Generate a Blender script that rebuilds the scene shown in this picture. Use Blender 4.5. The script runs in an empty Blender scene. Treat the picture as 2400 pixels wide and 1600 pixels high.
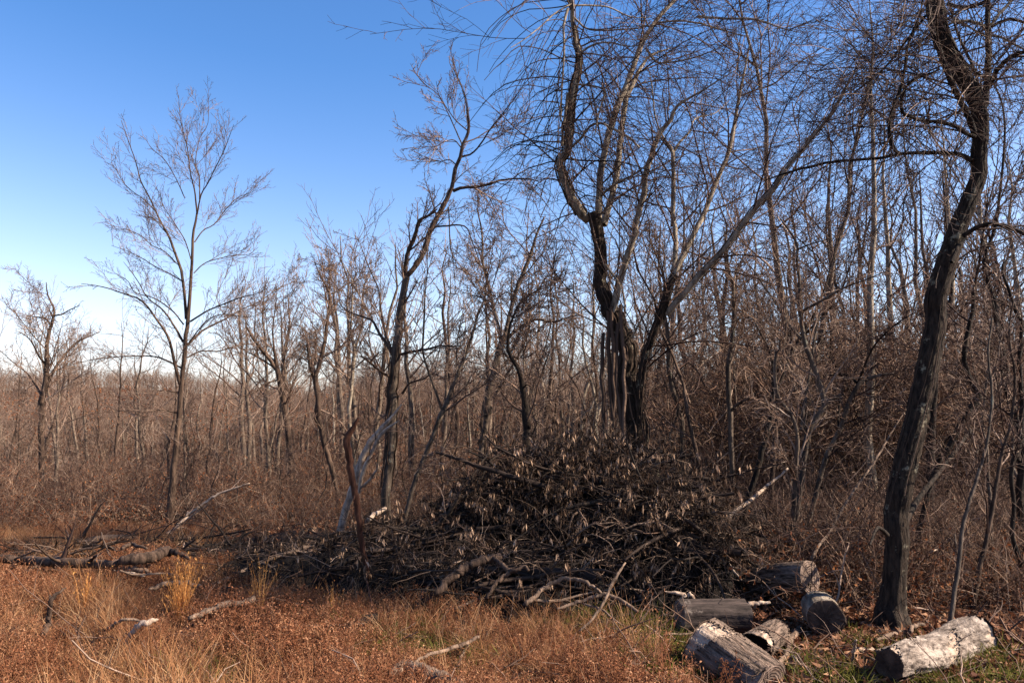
import bpy, math
import numpy as np
from mathutils import Vector

# ------------------------------------------------------------------ camera, sky, sun
SC = bpy.context.scene
COL = SC.collection
EYE, FPX = 2.2, 2400 * 28 / 36.0
PITCH = math.atan(130 / FPX)
cam_data = bpy.data.cameras.new('camera')
cam_data.lens, cam_data.sensor_width, cam_data.clip_end = 28, 36, 3000
cam = bpy.data.objects.new('camera', cam_data)
COL.objects.link(cam)
cam.location = (0, 0, EYE)
cam.rotation_euler = (math.pi / 2 + PITCH, 0, 0)
SC.camera = cam

SUN_AZ, SUN_EL = math.radians(97), math.radians(38)      # clockwise from the view direction, and height
world = bpy.data.worlds.new('World')
SC.world = world
world.use_nodes = True
wn, wl = world.node_tree.nodes, world.node_tree.links
wn.clear()
sky = wn.new('ShaderNodeTexSky')
sky.sky_type = 'NISHITA'
sky.sun_disc = False
sky.sun_elevation, sky.sun_rotation = SUN_EL, SUN_AZ
sky.altitude, sky.air_density, sky.dust_density, sky.ozone_density = 300, 1.0, 0.5, 4.0
bg = wn.new('ShaderNodeBackground')
bg.inputs['Strength'].default_value = 0.077
wo = wn.new('ShaderNodeOutputWorld')
hs = wn.new('ShaderNodeHueSaturation')          # the film's saturated blue
bw = wn.new('ShaderNodeRGBToBW')               # bright parts of a sky bleach on film, dark parts deepen
mr = wn.new('ShaderNodeMapRange')
for nm, v in (('From Min', 1.8), ('From Max', 6.5), ('To Min', 1.2), ('To Max', .58)):
    mr.inputs[nm].default_value = v
wl.new(sky.outputs[0], bw.inputs[0])
wl.new(bw.outputs[0], mr.inputs[0])
wl.new(mr.outputs[0], hs.inputs['Saturation'])
wl.new(sky.outputs[0], hs.inputs['Color'])
tn = wn.new('ShaderNodeMix')
tn.data_type, tn.blend_type = 'RGBA', 'MULTIPLY'
tn.inputs[0].default_value = 1.0
tn.inputs[7].default_value = (1.0, .94, 1.0, 1)
wl.new(hs.outputs[0], tn.inputs[6])
wl.new(tn.outputs[2], bg.inputs[0])
wl.new(bg.outputs[0], wo.inputs[0])

sun_data = bpy.data.lights.new('sun', 'SUN')
sun_data.energy, sun_data.angle, sun_data.color = 5.0, math.radians(0.5), (1.0, 0.88, 0.72)
sun = bpy.data.objects.new('sun', sun_data)
COL.objects.link(sun)
SUN_DIR = Vector((math.cos(SUN_EL) * math.sin(SUN_AZ), math.cos(SUN_EL) * math.cos(SUN_AZ), math.sin(SUN_EL)))
sun.rotation_euler = (-SUN_DIR).to_track_quat('-Z', 'Y').to_euler()
SC.view_settings.view_transform = 'Standard'
SC.view_settings.look = 'None'
SC.view_settings.exposure = 1.62
SC.view_settings.gamma = 1.0
SC.view_settings.use_curve_mapping = False
SC.render.engine = 'CYCLES'
SC.cycles.max_bounces = 6

# ------------------------------------------------------------------ small maths helpers
RNG = np.random.default_rng(7)


def rays(px, py):
    xc = (np.asarray(px, float) - 1200) / FPX
    zc = (800 - np.asarray(py, float)) / FPX
    c, s = math.cos(PITCH), math.sin(PITCH)
    return xc, c - zc * s, s + zc * c


def at(px, py, Y):
    """World point seen at photo pixel (2400 wide) when it stands Y metres ahead."""
    dx, dy, dz = rays(px, py)
    k = np.asarray(Y, float) / dy
    return np.stack(np.broadcast_arrays(dx * k, dy * k, EYE + dz * k), -1)


PROF_Y = [-60, 0, 10, 13, 20, 35, 60, 100, 150, 200, 260, 400, 900, 1600]
PROF_C = [.5, .1, 0, -.1, -.7, -1.4, -3.0, -6.0, -7.0, -6, -5, -5, -10, -30]
PROF_L = [.5, .1, 0, -.2, -1.05, -2.3, -4.5, -8, -5, -1, 2.5, 2, -8, -30]


def ground_z(x, y):
    x, y = np.asarray(x, float), np.asarray(y, float)
    c = np.interp(y, PROF_Y, PROF_C)
    l = np.interp(y, PROF_Y, PROF_L)
    s = np.clip((-x / np.maximum(np.abs(y), 6) - .12) / .28, 0, 1)
    s = s * s * (3 - 2 * s)
    z = c + (l - c) * s
    amp = np.clip(np.abs(y) / 12, .5, 2.2)
    z = z + .035 * amp * (np.sin(x * 1.7 + y * .9) + np.sin(y * 2.3 - x * .8 + 1.3) + .6 * np.sin(x * 4.1 - y * 3.3))
    far = np.clip((y - 90) / 150, 0, 1)
    z = z + far * 3.0 * np.exp(-((x + 150) / 70) ** 2 - ((y - 260) / 110) ** 2)        # the wooded hill on the left
    z = z + far * (1.3 * np.sin(x * .021 + 1.0) + 1.2 * np.sin(x * .055 + y * .01))
    return z


def unit(v):
    return v / np.maximum(np.linalg.norm(v, axis=-1, keepdims=True), 1e-9)


def resample(P, R, n, wig=0.0, rng=RNG):
    """Catmull-Rom through the traced points, n points out, with a little natural wobble."""
    P, R = np.asarray(P, float), np.asarray(R, float)
    d = np.r_[0, np.cumsum(np.linalg.norm(np.diff(P, axis=0), axis=1))]
    s = np.linspace(0, d[-1], n)
    i = np.clip(np.searchsorted(d, s, 'right') - 1, 0, len(P) - 2)
    t = ((s - d[i]) / np.maximum(d[i + 1] - d[i], 1e-9))[:, None]
    E = np.vstack([2 * P[0] - P[1], P, 2 * P[-1] - P[-2]])
    a, b, c, e = E[i], E[i + 1], E[i + 2], E[i + 3]
    Q = .5 * (2 * b + (c - a) * t + (2 * a - 5 * b + 4 * c - e) * t ** 2 + (3 * b - a - 3 * c + e) * t ** 3)
    r = np.interp(s, d, R)
    if wig:
        w = rng.normal(0, 1, (n, 3))
        w[0] = 0
        Q = Q + w * wig * r[:, None]
    return Q, r


# ------------------------------------------------------------------ mesh building
def tube_arrays(P, R, k):
    """N strands of n points as k-sided tubes: vertices, quads."""
    N, n, _ = P.shape
    T = np.empty_like(P)
    T[:, 1:-1] = P[:, 2:] - P[:, :-2]
    T[:, 0], T[:, -1] = P[:, 1] - P[:, 0], P[:, -1] - P[:, -2]
    T = unit(T)
    mean = unit(P[:, -1] - P[:, 0] + 1e-6)
    ref = np.eye(3)[np.argmin(np.abs(mean), axis=1)]
    U = unit(np.cross(T, ref[:, None, :]))
    V = np.cross(T, U)
    a = np.arange(k) * 2 * np.pi / k
    ring = U[:, :, None, :] * np.cos(a)[:, None] + V[:, :, None, :] * np.sin(a)[:, None]
    verts = (P[:, :, None, :] + ring * R[:, :, None, None]).reshape(-1, 3)
    base = (np.arange(N)[:, None, None] * n + np.arange(n - 1)[None, :, None]) * k
    j = np.arange(k)[None, None, :]
    j2 = (j + 1) % k
    q = np.stack([base + j, base + j2, base + k + j2, base + k + j], -1).reshape(-1, 4)
    return verts, q


class Soup:
    """Collects quads/triangles with a per-point tint and builds ONE mesh object."""

    def __init__(self):
        self.v, self.q, self.t, self.tint, self.n = [], [], [], [], 0

    def add(self, v, q=None, t=None, tint=None):
        v = np.asarray(v, float)
        if q is not None and len(q):
            self.q.append(np.asarray(q) + self.n)
        if t is not None and len(t):
            self.t.append(np.asarray(t) + self.n)
        self.v.append(v)
        self.tint.append(np.full(len(v), .5) if tint is None else tint)
        self.n += len(v)

    def add_(self, *a, **k):
        self.add(*a, **k)
        return self

    def tubes(self, P, R, k, rng=RNG, tint=None):
        P = np.asarray(P, float)
        R = np.asarray(R, float)
        if P.ndim == 2:
            P, R = P[None], R[None]
        v, q = tube_arrays(P, R, k)
        if tint is None:
            tint = rng.random(len(P))
        self.add(v, q, tint=np.repeat(tint, P.shape[1] * k))
        return self

    def cap(self, P, R, k):
        """Close the start and the end of the last added single tube."""
        base = self.n - P.shape[0] * k
        n = P.shape[0]
        for row, p in ((0, P[0]), (n - 1, P[-1])):
            ids = base + row * k + np.arange(k)
            self.v.append(np.asarray([p]))
            self.tint.append(np.array([.5]))
            c = self.n
            self.n += 1
            nx = np.roll(ids, -1)
            tri = np.stack([nx, ids, np.full(k, c)], -1) if row == 0 else np.stack([ids, nx, np.full(k, c)], -1)
            self.t.append(tri)
        return self

    def mesh(self, name, smooth=True):
        v = np.concatenate(self.v)
        q = np.concatenate(self.q) if self.q else np.zeros((0, 4), int)
        t = np.concatenate(self.t) if self.t else np.zeros((0, 3), int)
        me = bpy.data.meshes.new(name)
        me.vertices.add(len(v))
        me.vertices.foreach_set('co', v.astype(np.float32).ravel())
        loops = np.concatenate([q.ravel(), t.ravel()]).astype(np.int32)
        me.loops.add(len(loops))
        me.loops.foreach_set('vertex_index', loops)
        nf = len(q) + len(t)
        me.polygons.add(nf)
        start = np.concatenate([np.arange(len(q)) * 4, len(q) * 4 + np.arange(len(t)) * 3]).astype(np.int32)
        me.polygons.foreach_set('loop_start', start)
        me.polygons.foreach_set('use_smooth', np.full(nf, smooth, dtype=bool))
        at_ = me.attributes.new('tint', 'FLOAT', 'POINT')
        at_.data.foreach_set('value', np.concatenate(self.tint).astype(np.float32))
        me.update(calc_edges=True)
        return me

    def build(self, name, mat, parent=None, smooth=True, kind=None, link=True):
        me = self.mesh(name, smooth)
        me.materials.append(mat)
        o = bpy.data.objects.new(name, me)
        if link:
            COL.objects.link(o)
        if parent is not None:
            o.parent = parent
            if parent.location.length > 0:
                o.location = -parent.location
        if kind:
            o['kind'] = kind
        return o


def tag(o, label=None, cat=None, group=None, kind=None):
    for k, v in (('label', label), ('category', cat), ('group', group), ('kind', kind)):
        if v:
            o[k] = v
    return o


def thing(name, label, cat, loc=(0, 0, 0), group=None):
    o = bpy.data.objects.new(name, None)
    COL.objects.link(o)
    o.location = loc
    o.empty_display_size = .2
    return tag(o, label, cat, group)


def spawn(P, R, m, t0=.2, t1=.98, ang=(35, 65), length=(.4, .7), absolute=False, n=5, up=0.0, wig=.15,
          rr=.55, rend=.003, rmin=.003, rmax=9, taper_t=.5, bias=None, rng=RNG):
    """m children on every parent strand, all at once."""
    N, k, _ = P.shape
    full = np.linalg.norm(np.diff(P, axis=1), axis=2).sum(1)
    if np.isscalar(m):                                   # longer branches carry more children
        m = np.clip(np.floor(m * full / max(full.mean(), 1e-6) + rng.random(N)), 1 if N < 60 else 0, 2.5 * m).astype(int)
    idx = np.repeat(np.arange(N), m)
    M = len(idx)
    if M == 0:
        return np.zeros((0, n, 3)), np.zeros((0, n))
    first = np.repeat(np.cumsum(m) - m, m)
    order = np.arange(M) - first
    t = t0 + (t1 - t0) * (order + rng.random(M)) / m[idx]
    f = t * (k - 1)
    i = np.clip(f.astype(int), 0, k - 2)
    w = (f - i)[:, None]
    p = P[idx, i] * (1 - w) + P[idx, i + 1] * w
    r = R[idx, i] * (1 - w[:, 0]) + R[idx, i + 1] * w[:, 0]
    tan = unit(P[idx, i + 1] - P[idx, i])
    side = unit(np.cross(tan, rng.normal(0, 1, (M, 3))))
    a = np.radians(rng.uniform(ang[0], ang[1], M))[:, None]
    d = unit(tan * np.cos(a) + side * np.sin(a))
    if bias is not None:
        d = unit(d + np.asarray(bias, float))
    plen = full[idx]
    L = rng.uniform(length[0], length[1], M)
    if not absolute:
        L = L * plen
    L = L * (1 - taper_t * t)
    r0 = np.clip(r * rr * rng.uniform(.8, 1.1, M), rmin, rmax)
    Q = np.empty((M, n, 3))
    Q[:, 0] = p
    step = (L / (n - 1))[:, None]
    upv = np.array([0, 0, up])
    for j in range(1, n):
        d = unit(d + rng.normal(0, wig, (M, 3)) + upv)
        Q[:, j] = Q[:, j - 1] + d * step
    s = np.linspace(0, 1, n)[None]
    RR = r0[:, None] * (1 - s) + np.minimum(rend, r0)[:, None] * s
    return Q, RR


# ------------------------------------------------------------------ materials
def new_mat(name):
    m = bpy.data.materials.new(name)
    m.use_nodes = True
    nt = m.node_tree
    b = nt.nodes['Principled BSDF']
    b.inputs['Roughness'].default_value = .85
    b.inputs['Specular IOR Level'].default_value = .15
    return m, nt, b


def ramp(nt, stops):
    r = nt.nodes.new('ShaderNodeValToRGB')
    el = r.color_ramp.elements
    while len(el) < len(stops):
        el.new(.5)
    for e, (p, c) in zip(el, stops):
        e.position, e.color = p, (*c, 1)
    return r


def noise(nt, scale, detail=4, rough=.6, stretch=None, coord='Object'):
    tc = nt.nodes.new('ShaderNodeTexCoord')
    n = nt.nodes.new('ShaderNodeTexNoise')
    n.inputs['Scale'].default_value = scale
    n.inputs['Detail'].default_value = detail
    n.inputs['Roughness'].default_value = rough
    if stretch:
        mp = nt.nodes.new('ShaderNodeMapping')
        mp.inputs['Scale'].default_value = stretch
        nt.links.new(tc.outputs[coord], mp.inputs[0])
        nt.links.new(mp.outputs[0], n.inputs[0])
    else:
        nt.links.new(tc.outputs[coord], n.inputs[0])
    return n


def bump(nt, b, src, strength, dist):
    bp = nt.nodes.new('ShaderNodeBump')
    bp.inputs['Strength'].default_value = strength
    bp.inputs['Distance'].default_value = dist
    nt.links.new(src, bp.inputs['Height'])
    nt.links.new(bp.outputs[0], b.inputs['Normal'])


def mix(nt, fac, a, b, mode='MIX'):
    m = nt.nodes.new('ShaderNodeMix')
    m.data_type, m.blend_type = 'RGBA', mode
    for sock, val in ((m.inputs[0], fac), (m.inputs[6], a), (m.inputs[7], b)):
        if hasattr(val, 'is_linked') or hasattr(val, 'links'):
            nt.links.new(val, sock)
        elif isinstance(val, tuple):
            sock.default_value = (*val, 1)
        else:
            sock.default_value = val
    return m.outputs[2]


def bark_mat(name, dark, light, scale=14, stretch=(1, 1, .18), strength=.9, dist=.03, patch=None, patch_at=.58):
    m, nt, b = new_mat(name)
    dark, light = tuple(c * ALB for c in dark), tuple(c * ALB for c in light)
    patch = tuple(c * ALB for c in patch) if patch else None
    n = noise(nt, scale, 6, .65, stretch)
    r = ramp(nt, [(.36, dark), (.66, light)])
    nt.links.new(n.outputs[0], r.inputs[0])
    out = r.outputs[0]
    if patch:
        n2 = noise(nt, 5.5, 5, .7)
        r2 = ramp(nt, [(patch_at, (0, 0, 0)), (patch_at + .06, (1, 1, 1))])
        nt.links.new(n2.outputs[0], r2.inputs[0])
        out = mix(nt, r2.outputs[0], out, patch)
    nt.links.new(out, b.inputs['Base Color'])
    bump(nt, b, n.outputs[0], strength, dist)
    return m


def tint_mat(name, stops, translucent=0.0, var=.5, rough=.8):
    """Colour from the per-strand tint, plus a little large-scale variation."""
    m, nt, b = new_mat(name)
    b.inputs['Roughness'].default_value = rough
    stops = [(p, tuple(c * ALB for c in q)) for p, q in stops]
    a = nt.nodes.new('ShaderNodeAttribute')
    a.attribute_name = 'tint'
    oi = nt.nodes.new('ShaderNodeObjectInfo')
    add = nt.nodes.new('ShaderNodeMath')
    add.operation = 'MULTIPLY_ADD'
    add.inputs[1].default_value = var
    nt.links.new(oi.outputs['Random'], add.inputs[0])
    mul = nt.nodes.new('ShaderNodeMath')
    mul.operation = 'MULTIPLY'
    mul.inputs[1].default_value = 1 - var
    nt.links.new(a.outputs['Fac'], mul.inputs[0])
    nt.links.new(mul.outputs[0], add.inputs[2])
    r = ramp(nt, stops)
    nt.links.new(add.outputs[0], r.inputs[0])
    nt.links.new(r.outputs[0], b.inputs['Base Color'])
    if translucent:
        tr = nt.nodes.new('ShaderNodeBsdfTranslucent')
        nt.links.new(r.outputs[0], tr.inputs[0])
        ms = nt.nodes.new('ShaderNodeMixShader')
        ms.inputs[0].default_value = translucent
        nt.links.new(b.outputs[0], ms.inputs[1])
        nt.links.new(tr.outputs[0], ms.inputs[2])
        nt.links.new(ms.outputs[0], nt.nodes['Material Output'].inputs[0])
    return m


ALB = .52          # all base colours below were picked for a brighter film; keep them at natural reflectance
M = {}
M['bark_dark'] = bark_mat('dark_bark', (.011, .008, .006), (.08, .052, .037), scale=24)
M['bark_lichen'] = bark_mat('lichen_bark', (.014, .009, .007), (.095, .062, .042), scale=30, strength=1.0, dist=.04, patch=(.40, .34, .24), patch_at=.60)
M['bark_grey'] = bark_mat('grey_bark', (.045, .032, .025), (.25, .18, .135), patch=(.26, .25, .2), patch_at=.62)
M['bark_wood'] = bark_mat('sunlit_wood_bark', (.055, .037, .028), (.38, .275, .20), patch=(.4, .36, .28), patch_at=.62)  # lighter than the grey bark so background trunks look sunlit
M['bark_brown'] = bark_mat('brown_bark', (.036, .022, .016), (.21, .13, .09))
M['bark_pale'] = bark_mat('pale_bark', (.17, .125, .09), (.62, .50, .38), scale=12, patch=(.08, .06, .045), patch_at=.6)
M['bark_red'] = bark_mat('red_brown_bark', (.05, .018, .010), (.20, .085, .05), scale=16)
M['dead_pale'] = bark_mat('bleached_wood', (.30, .195, .14), (.85, .64, .49), scale=20, stretch=(1, 1, .3))
M['dead_grey'] = bark_mat('weathered_wood', (.06, .038, .028), (.42, .28, .20), scale=18, stretch=(1, .5, .5))
M['twig'] = tint_mat('twigs', [(0, (.09, .050, .034)), (.6, (.30, .178, .125)), (1, (.62, .46, .36))], var=.15)
M['twig_brush'] = tint_mat('brush_twigs', [(0, (.07, .034, .022)), (.6, (.27, .14, .088)), (1, (.64, .44, .31))], var=.15)
M['vine'] = tint_mat('vine_stems', [(0, (.03, .017, .012)), (.6, (.10, .058, .04)), (1, (.24, .15, .105))], var=.1)
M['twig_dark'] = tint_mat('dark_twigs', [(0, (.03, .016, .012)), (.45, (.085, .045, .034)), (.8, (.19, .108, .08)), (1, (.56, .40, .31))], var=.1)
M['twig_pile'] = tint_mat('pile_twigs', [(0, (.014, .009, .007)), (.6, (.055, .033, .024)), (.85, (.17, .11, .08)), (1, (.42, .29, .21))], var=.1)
M['leaf_pile'] = tint_mat('withered_leaves', [(0, (.02, .011, .007)), (.6, (.14, .078, .048)), (1, (.95, .62, .42))], .2, var=.1)  # palest tints stand in for sunlit glints on the shaded heap
M['leaf_litter'] = tint_mat('fallen_leaves', [(0, (.13, .045, .024)), (.5, (.29, .115, .058)), (1, (.66, .37, .21))], .2, var=.7)
M['leaf_red'] = tint_mat('oak_leaves', [(0, (.17, .045, .020)), (.6, (.42, .14, .055)), (1, (.62, .30, .12))], .35, var=.3)
M['grass_straw'] = tint_mat('straw_grass', [(0, (.24, .085, .034)), (.5, (.62, .30, .135)), (1, (1.05, .72, .42))], .35, var=.5)
M['grass_rust'] = tint_mat('rusty_weeds', [(0, (.10, .038, .018)), (.5, (.44, .165, .078)), (1, (.86, .48, .27))], .3, var=.5)
M['grass_green'] = tint_mat('green_grass', [(0, (.10, .10, .02)), (1, (.30, .28, .06))], .35, var=.4)
M['grass_tall'] = tint_mat('tall_straw', [(0, (.75, .27, .06)), (1, (1.4, .72, .24))], .35, var=.1)
M['shade_core'] = bark_mat('pile_shade_core', (.006, .004, .003), (.022, .014, .010), scale=9, stretch=(1, 1, 1), dist=.06)  # shade inside the heap put into the colour of its added core


def ground_mat():
    m, nt, b = new_mat('woodland_ground')
    n = noise(nt, 1.1, 8, .7)
    r = ramp(nt, [(.3, (.012, .006, .004)), (.5, (.045, .020, .011)), (.7, (.10, .048, .026))])
    nt.links.new(n.outputs[0], r.inputs[0])
    n2 = noise(nt, 18, 6, .75)
    r2 = ramp(nt, [(.35, (.35, .3, .28)), (.65, (1.25, 1.2, 1.15))])
    nt.links.new(n2.outputs[0], r2.inputs[0])
    c = mix(nt, 1.0, r.outputs[0], r2.outputs[0], 'MULTIPLY')
    nt.links.new(c, b.inputs['Base Color'])
    bump(nt, b, n2.outputs[0], 1.0, .08)
    return m


def cut_mat(name='sawn_wood', f=1.0):
    m, nt, b = new_mat(name)
    tc = nt.nodes.new('ShaderNodeTexCoord')
    wv = nt.nodes.new('ShaderNodeTexWave')
    wv.wave_type, wv.rings_direction = 'RINGS', 'Z'
    wv.inputs['Scale'].default_value = 14
    wv.inputs['Distortion'].default_value = 3
    wv.inputs['Detail'].default_value = 3
    nt.links.new(tc.outputs['Object'], wv.inputs[0])
    r = ramp(nt, [(.2, (.10 * f, .065 * f, .05 * f)), (.8, (.21 * f, .15 * f, .12 * f))])
    nt.links.new(wv.outputs[0], r.inputs[0])
    n = noise(nt, 9, 5)
    r2 = ramp(nt, [(.35, (.45, .42, .4)), (.6, (1, 1, 1))])
    nt.links.new(n.outputs[0], r2.inputs[0])
    c = mix(nt, 1.0, r.outputs[0], r2.outputs[0], 'MULTIPLY')
    nt.links.new(c, b.inputs['Base Color'])
    bump(nt, b, wv.outputs[0], .3, .01)
    return m


M['ground'] = ground_mat()
M['cut'] = cut_mat()
M['bark_log'] = bark_mat('rough_log_bark', (.022, .014, .010), (.46, .32, .245), scale=38, stretch=(1, 1, .16), dist=.05, patch=(.36, .29, .25), patch_at=.63)
M['bark_smooth'] = bark_mat('smooth_dark_log', (.03, .021, .018), (.14, .10, .085), scale=17, strength=.8, dist=.02, patch=(.24, .19, .16), patch_at=.64)
M['bark_peeled'] = bark_mat('peeling_pale_bark', (.09, .06, .045), (.56, .44, .36), scale=26, stretch=(1, 1, .5), dist=.04, patch=(.64, .51, .42), patch_at=.54)
M['cut_old'] = bark_mat('weathered_cut', (.035, .020, .014), (.15, .095, .068), scale=9, stretch=(1, 1, 1), dist=.012)
M['hole'] = bark_mat('rotten_hollow', (.004, .003, .002), (.012, .008, .006))


# ------------------------------------------------------------------ ground
def make_ground():
    ys = np.concatenate([np.linspace(-40, 0, 12)[:-1], np.linspace(0, 22, 150)[:-1], np.geomspace(22, 1500, 110)])
    us = np.linspace(-1, 1, 181)
    us = np.sign(us) * np.abs(us) ** 1.15
    Y, U = np.meshgrid(ys, us, indexing='ij')
    X = U * (30 + 1.15 * np.maximum(Y, 0))
    Z = ground_z(X, Y)
    v = np.stack([X, Y, Z], -1).reshape(-1, 3)
    w = len(us)
    i = np.arange(len(ys) - 1)[:, None] * w + np.arange(w - 1)[None]
    q = np.stack([i, i + 1, i + w + 1, i + w], -1).reshape(-1, 4)
    s = Soup()
    s.add(v, q)
    tag(s.build('ground', M['ground']), kind='structure')


make_ground()


# ------------------------------------------------------------------ scattering (uncountable stuff only)
def scatter(name, pts, templates, scale, rng, tilt=.15, yaw=None, rot=None, pick=None):
    n = len(pts)
    me = bpy.data.meshes.new(name)
    me.vertices.add(n)
    me.vertices.foreach_set('co', np.asarray(pts, np.float32).ravel())
    if rot is None:
        rot = np.stack([rng.normal(0, tilt, n), rng.normal(0, tilt, n), rng.uniform(0, 6.283, n) if yaw is None else yaw], -1)
    a = me.attributes.new('rot', 'FLOAT_VECTOR', 'POINT')
    a.data.foreach_set('vector', rot.astype(np.float32).ravel())
    a = me.attributes.new('scl', 'FLOAT', 'POINT')
    a.data.foreach_set('value', np.asarray(scale, np.float32))
    a = me.attributes.new('pick', 'INT', 'POINT')
    a.data.foreach_set('value', (rng.integers(0, len(templates), n) if pick is None else pick).astype(np.int32))
    o = bpy.data.objects.new(name, me)
    COL.objects.link(o)
    ng = bpy.data.node_groups.new(name + '_nodes', 'GeometryNodeTree')
    ng.interface.new_socket('Geometry', in_out='INPUT', socket_type='NodeSocketGeometry')
    ng.interface.new_socket('Geometry', in_out='OUTPUT', socket_type='NodeSocketGeometry')
    N, L = ng.nodes, ng.links
    gi, go = N.new('NodeGroupInput'), N.new('NodeGroupOutput')
    ip = N.new('GeometryNodeInstanceOnPoints')
    jn = N.new('GeometryNodeJoinGeometry')
    for t in reversed(templates):
        oi = N.new('GeometryNodeObjectInfo')
        oi.inputs['Object'].default_value = t
        oi.inputs['As Instance'].default_value = True
        L.new(oi.outputs['Geometry'], jn.inputs[0])

    def named(nm, ty):
        q = N.new('GeometryNodeInputNamedAttribute')
        q.data_type = ty
        q.inputs['Name'].default_value = nm
        return q.outputs['Attribute']
    L.new(gi.outputs[0], ip.inputs['Points'])
    L.new(jn.outputs[0], ip.inputs['Instance'])
    ip.inputs['Pick Instance'].default_value = True
    L.new(named('pick', 'INT'), ip.inputs['Instance Index'])
    e = N.new('FunctionNodeEulerToRotation')
    L.new(named('rot', 'FLOAT_VECTOR'), e.inputs[0])
    L.new(e.outputs[0], ip.inputs['Rotation'])
    L.new(named('scl', 'FLOAT'), ip.inputs['Scale'])
    L.new(ip.outputs[0], go.inputs[0])
    md = o.modifiers.new('scatter', 'NODES')
    md.node_group = ng
    return tag(o, kind='stuff')


def leaf_quads(s, P, D, W, L, rng, tint=None, fold=.35):
    """Small folded leaves at P pointing along D: four points, two triangles each."""
    n = len(P)
    D = unit(D)
    S = unit(np.cross(D, rng.normal(0, 1, (n, 3))))
    Nn = np.cross(D, S)
    W, L = np.asarray(W)[:, None], np.asarray(L)[:, None]
    a = P
    b = P + D * L * .45 + S * W + Nn * W * fold
    c = P + D * L + Nn * L * rng.uniform(-.15, .25, (n, 1))
    d = P + D * L * .45 - S * W + Nn * W * fold
    v = np.stack([a, b, c, d], 1).reshape(-1, 3)
    i = np.arange(n)[:, None] * 4
    t = np.concatenate([i + [0, 1, 2], i + [0, 2, 3]])
    if tint is None:
        tint = rng.random(n)
    s.add(v, t=t, tint=np.repeat(tint, 4))


# ------------------------------------------------------------------ traced trees
CROP = {'S': (0, 0, 1), 'V': (0, 0, 1.0204), 'C1': (0, 600, .3401), 'C2': (600, 500, .3401), 'C3': (1200, 0, .3401),
        'C4': (1200, 500, .3401), 'C5': (1800, 0, .5102), 'C6': (1700, 700, .4464), 'D1': (0, 1067, .3401),
        'D2': (700, 950, .3401), 'D3': (1200, 1050, .2551), 'D4': (600, 1200, .3401), 'D5': (1500, 1250, .2232),
        'D6': (1900, 1250, .2232), 'D7': (150, 200, .3827), 'E1': (900, 80, .3827), 'E2': (2000, 0, .2551),
        'E3': (2000, 400, .3828), 'E4': (1500, 500, .4464), 'E5': (0, 1250, .2232)}


def trace(pts, Y0, Y1=None, n=None, wig=.12, width=1.0, bow=0.0, rng=RNG):
    """[(crop, x, y, w), ...] or [crop, (x, y, w), ...] -> world polyline with radii; depth runs Y0 to Y1."""
    crop, out, wd = None, [], []
    for p in pts:
        if isinstance(p, str):
            crop = CROP[p]
            continue
        out.append((crop[0] + p[0] * crop[2], crop[1] + p[1] * crop[2]))
        wd.append(p[2] * crop[2] if len(p) > 2 else None)
    xy = np.array(out, float)
    k = [i for i, w in enumerate(wd) if w is not None]
    wd = np.interp(np.arange(len(wd)), k, [wd[i] for i in k])
    s = np.r_[0, np.cumsum(np.linalg.norm(np.diff(xy, axis=0), axis=1))]
    s = s / s[-1]
    Y = Y0 + ((Y0 if Y1 is None else Y1) - Y0) * s + bow * np.sin(s * np.pi)
    P = at(xy[:, 0], xy[:, 1], Y)
    R = wd * .5 / FPX * Y * width
    return resample(P, R, n or max(8, 3 * len(xy)), wig, rng)


def pack(strands, n=18):
    """Resample single traced strands to one (N, n, 3) batch for spawning."""
    A = [resample(p, r, n) for p, r in strands]
    return np.stack([a[0] for a in A]), np.stack([a[1] for a in A])


def sink(strand, depth=.35):
    """Carry the foot of a traced trunk down into the ground below it."""
    P, R = strand
    p = P[0].copy()
    g = ground_z(p[0], p[1]) - depth
    if p[2] > g:
        d = P[1] - P[0]
        d = d / max(abs(d[2]), .05)
        steps = np.linspace(1, 0, 6)[:-1]
        low = np.stack([p - np.array([np.clip(d[0], -.25, .25), np.clip(d[1], -.1, .1), 1]) * (p[2] - g) * s for s in steps])
        P = np.vstack([low, P])
        R = np.r_[R[0] * np.linspace(1.18, 1.02, 5), R]
    return P, R


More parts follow.
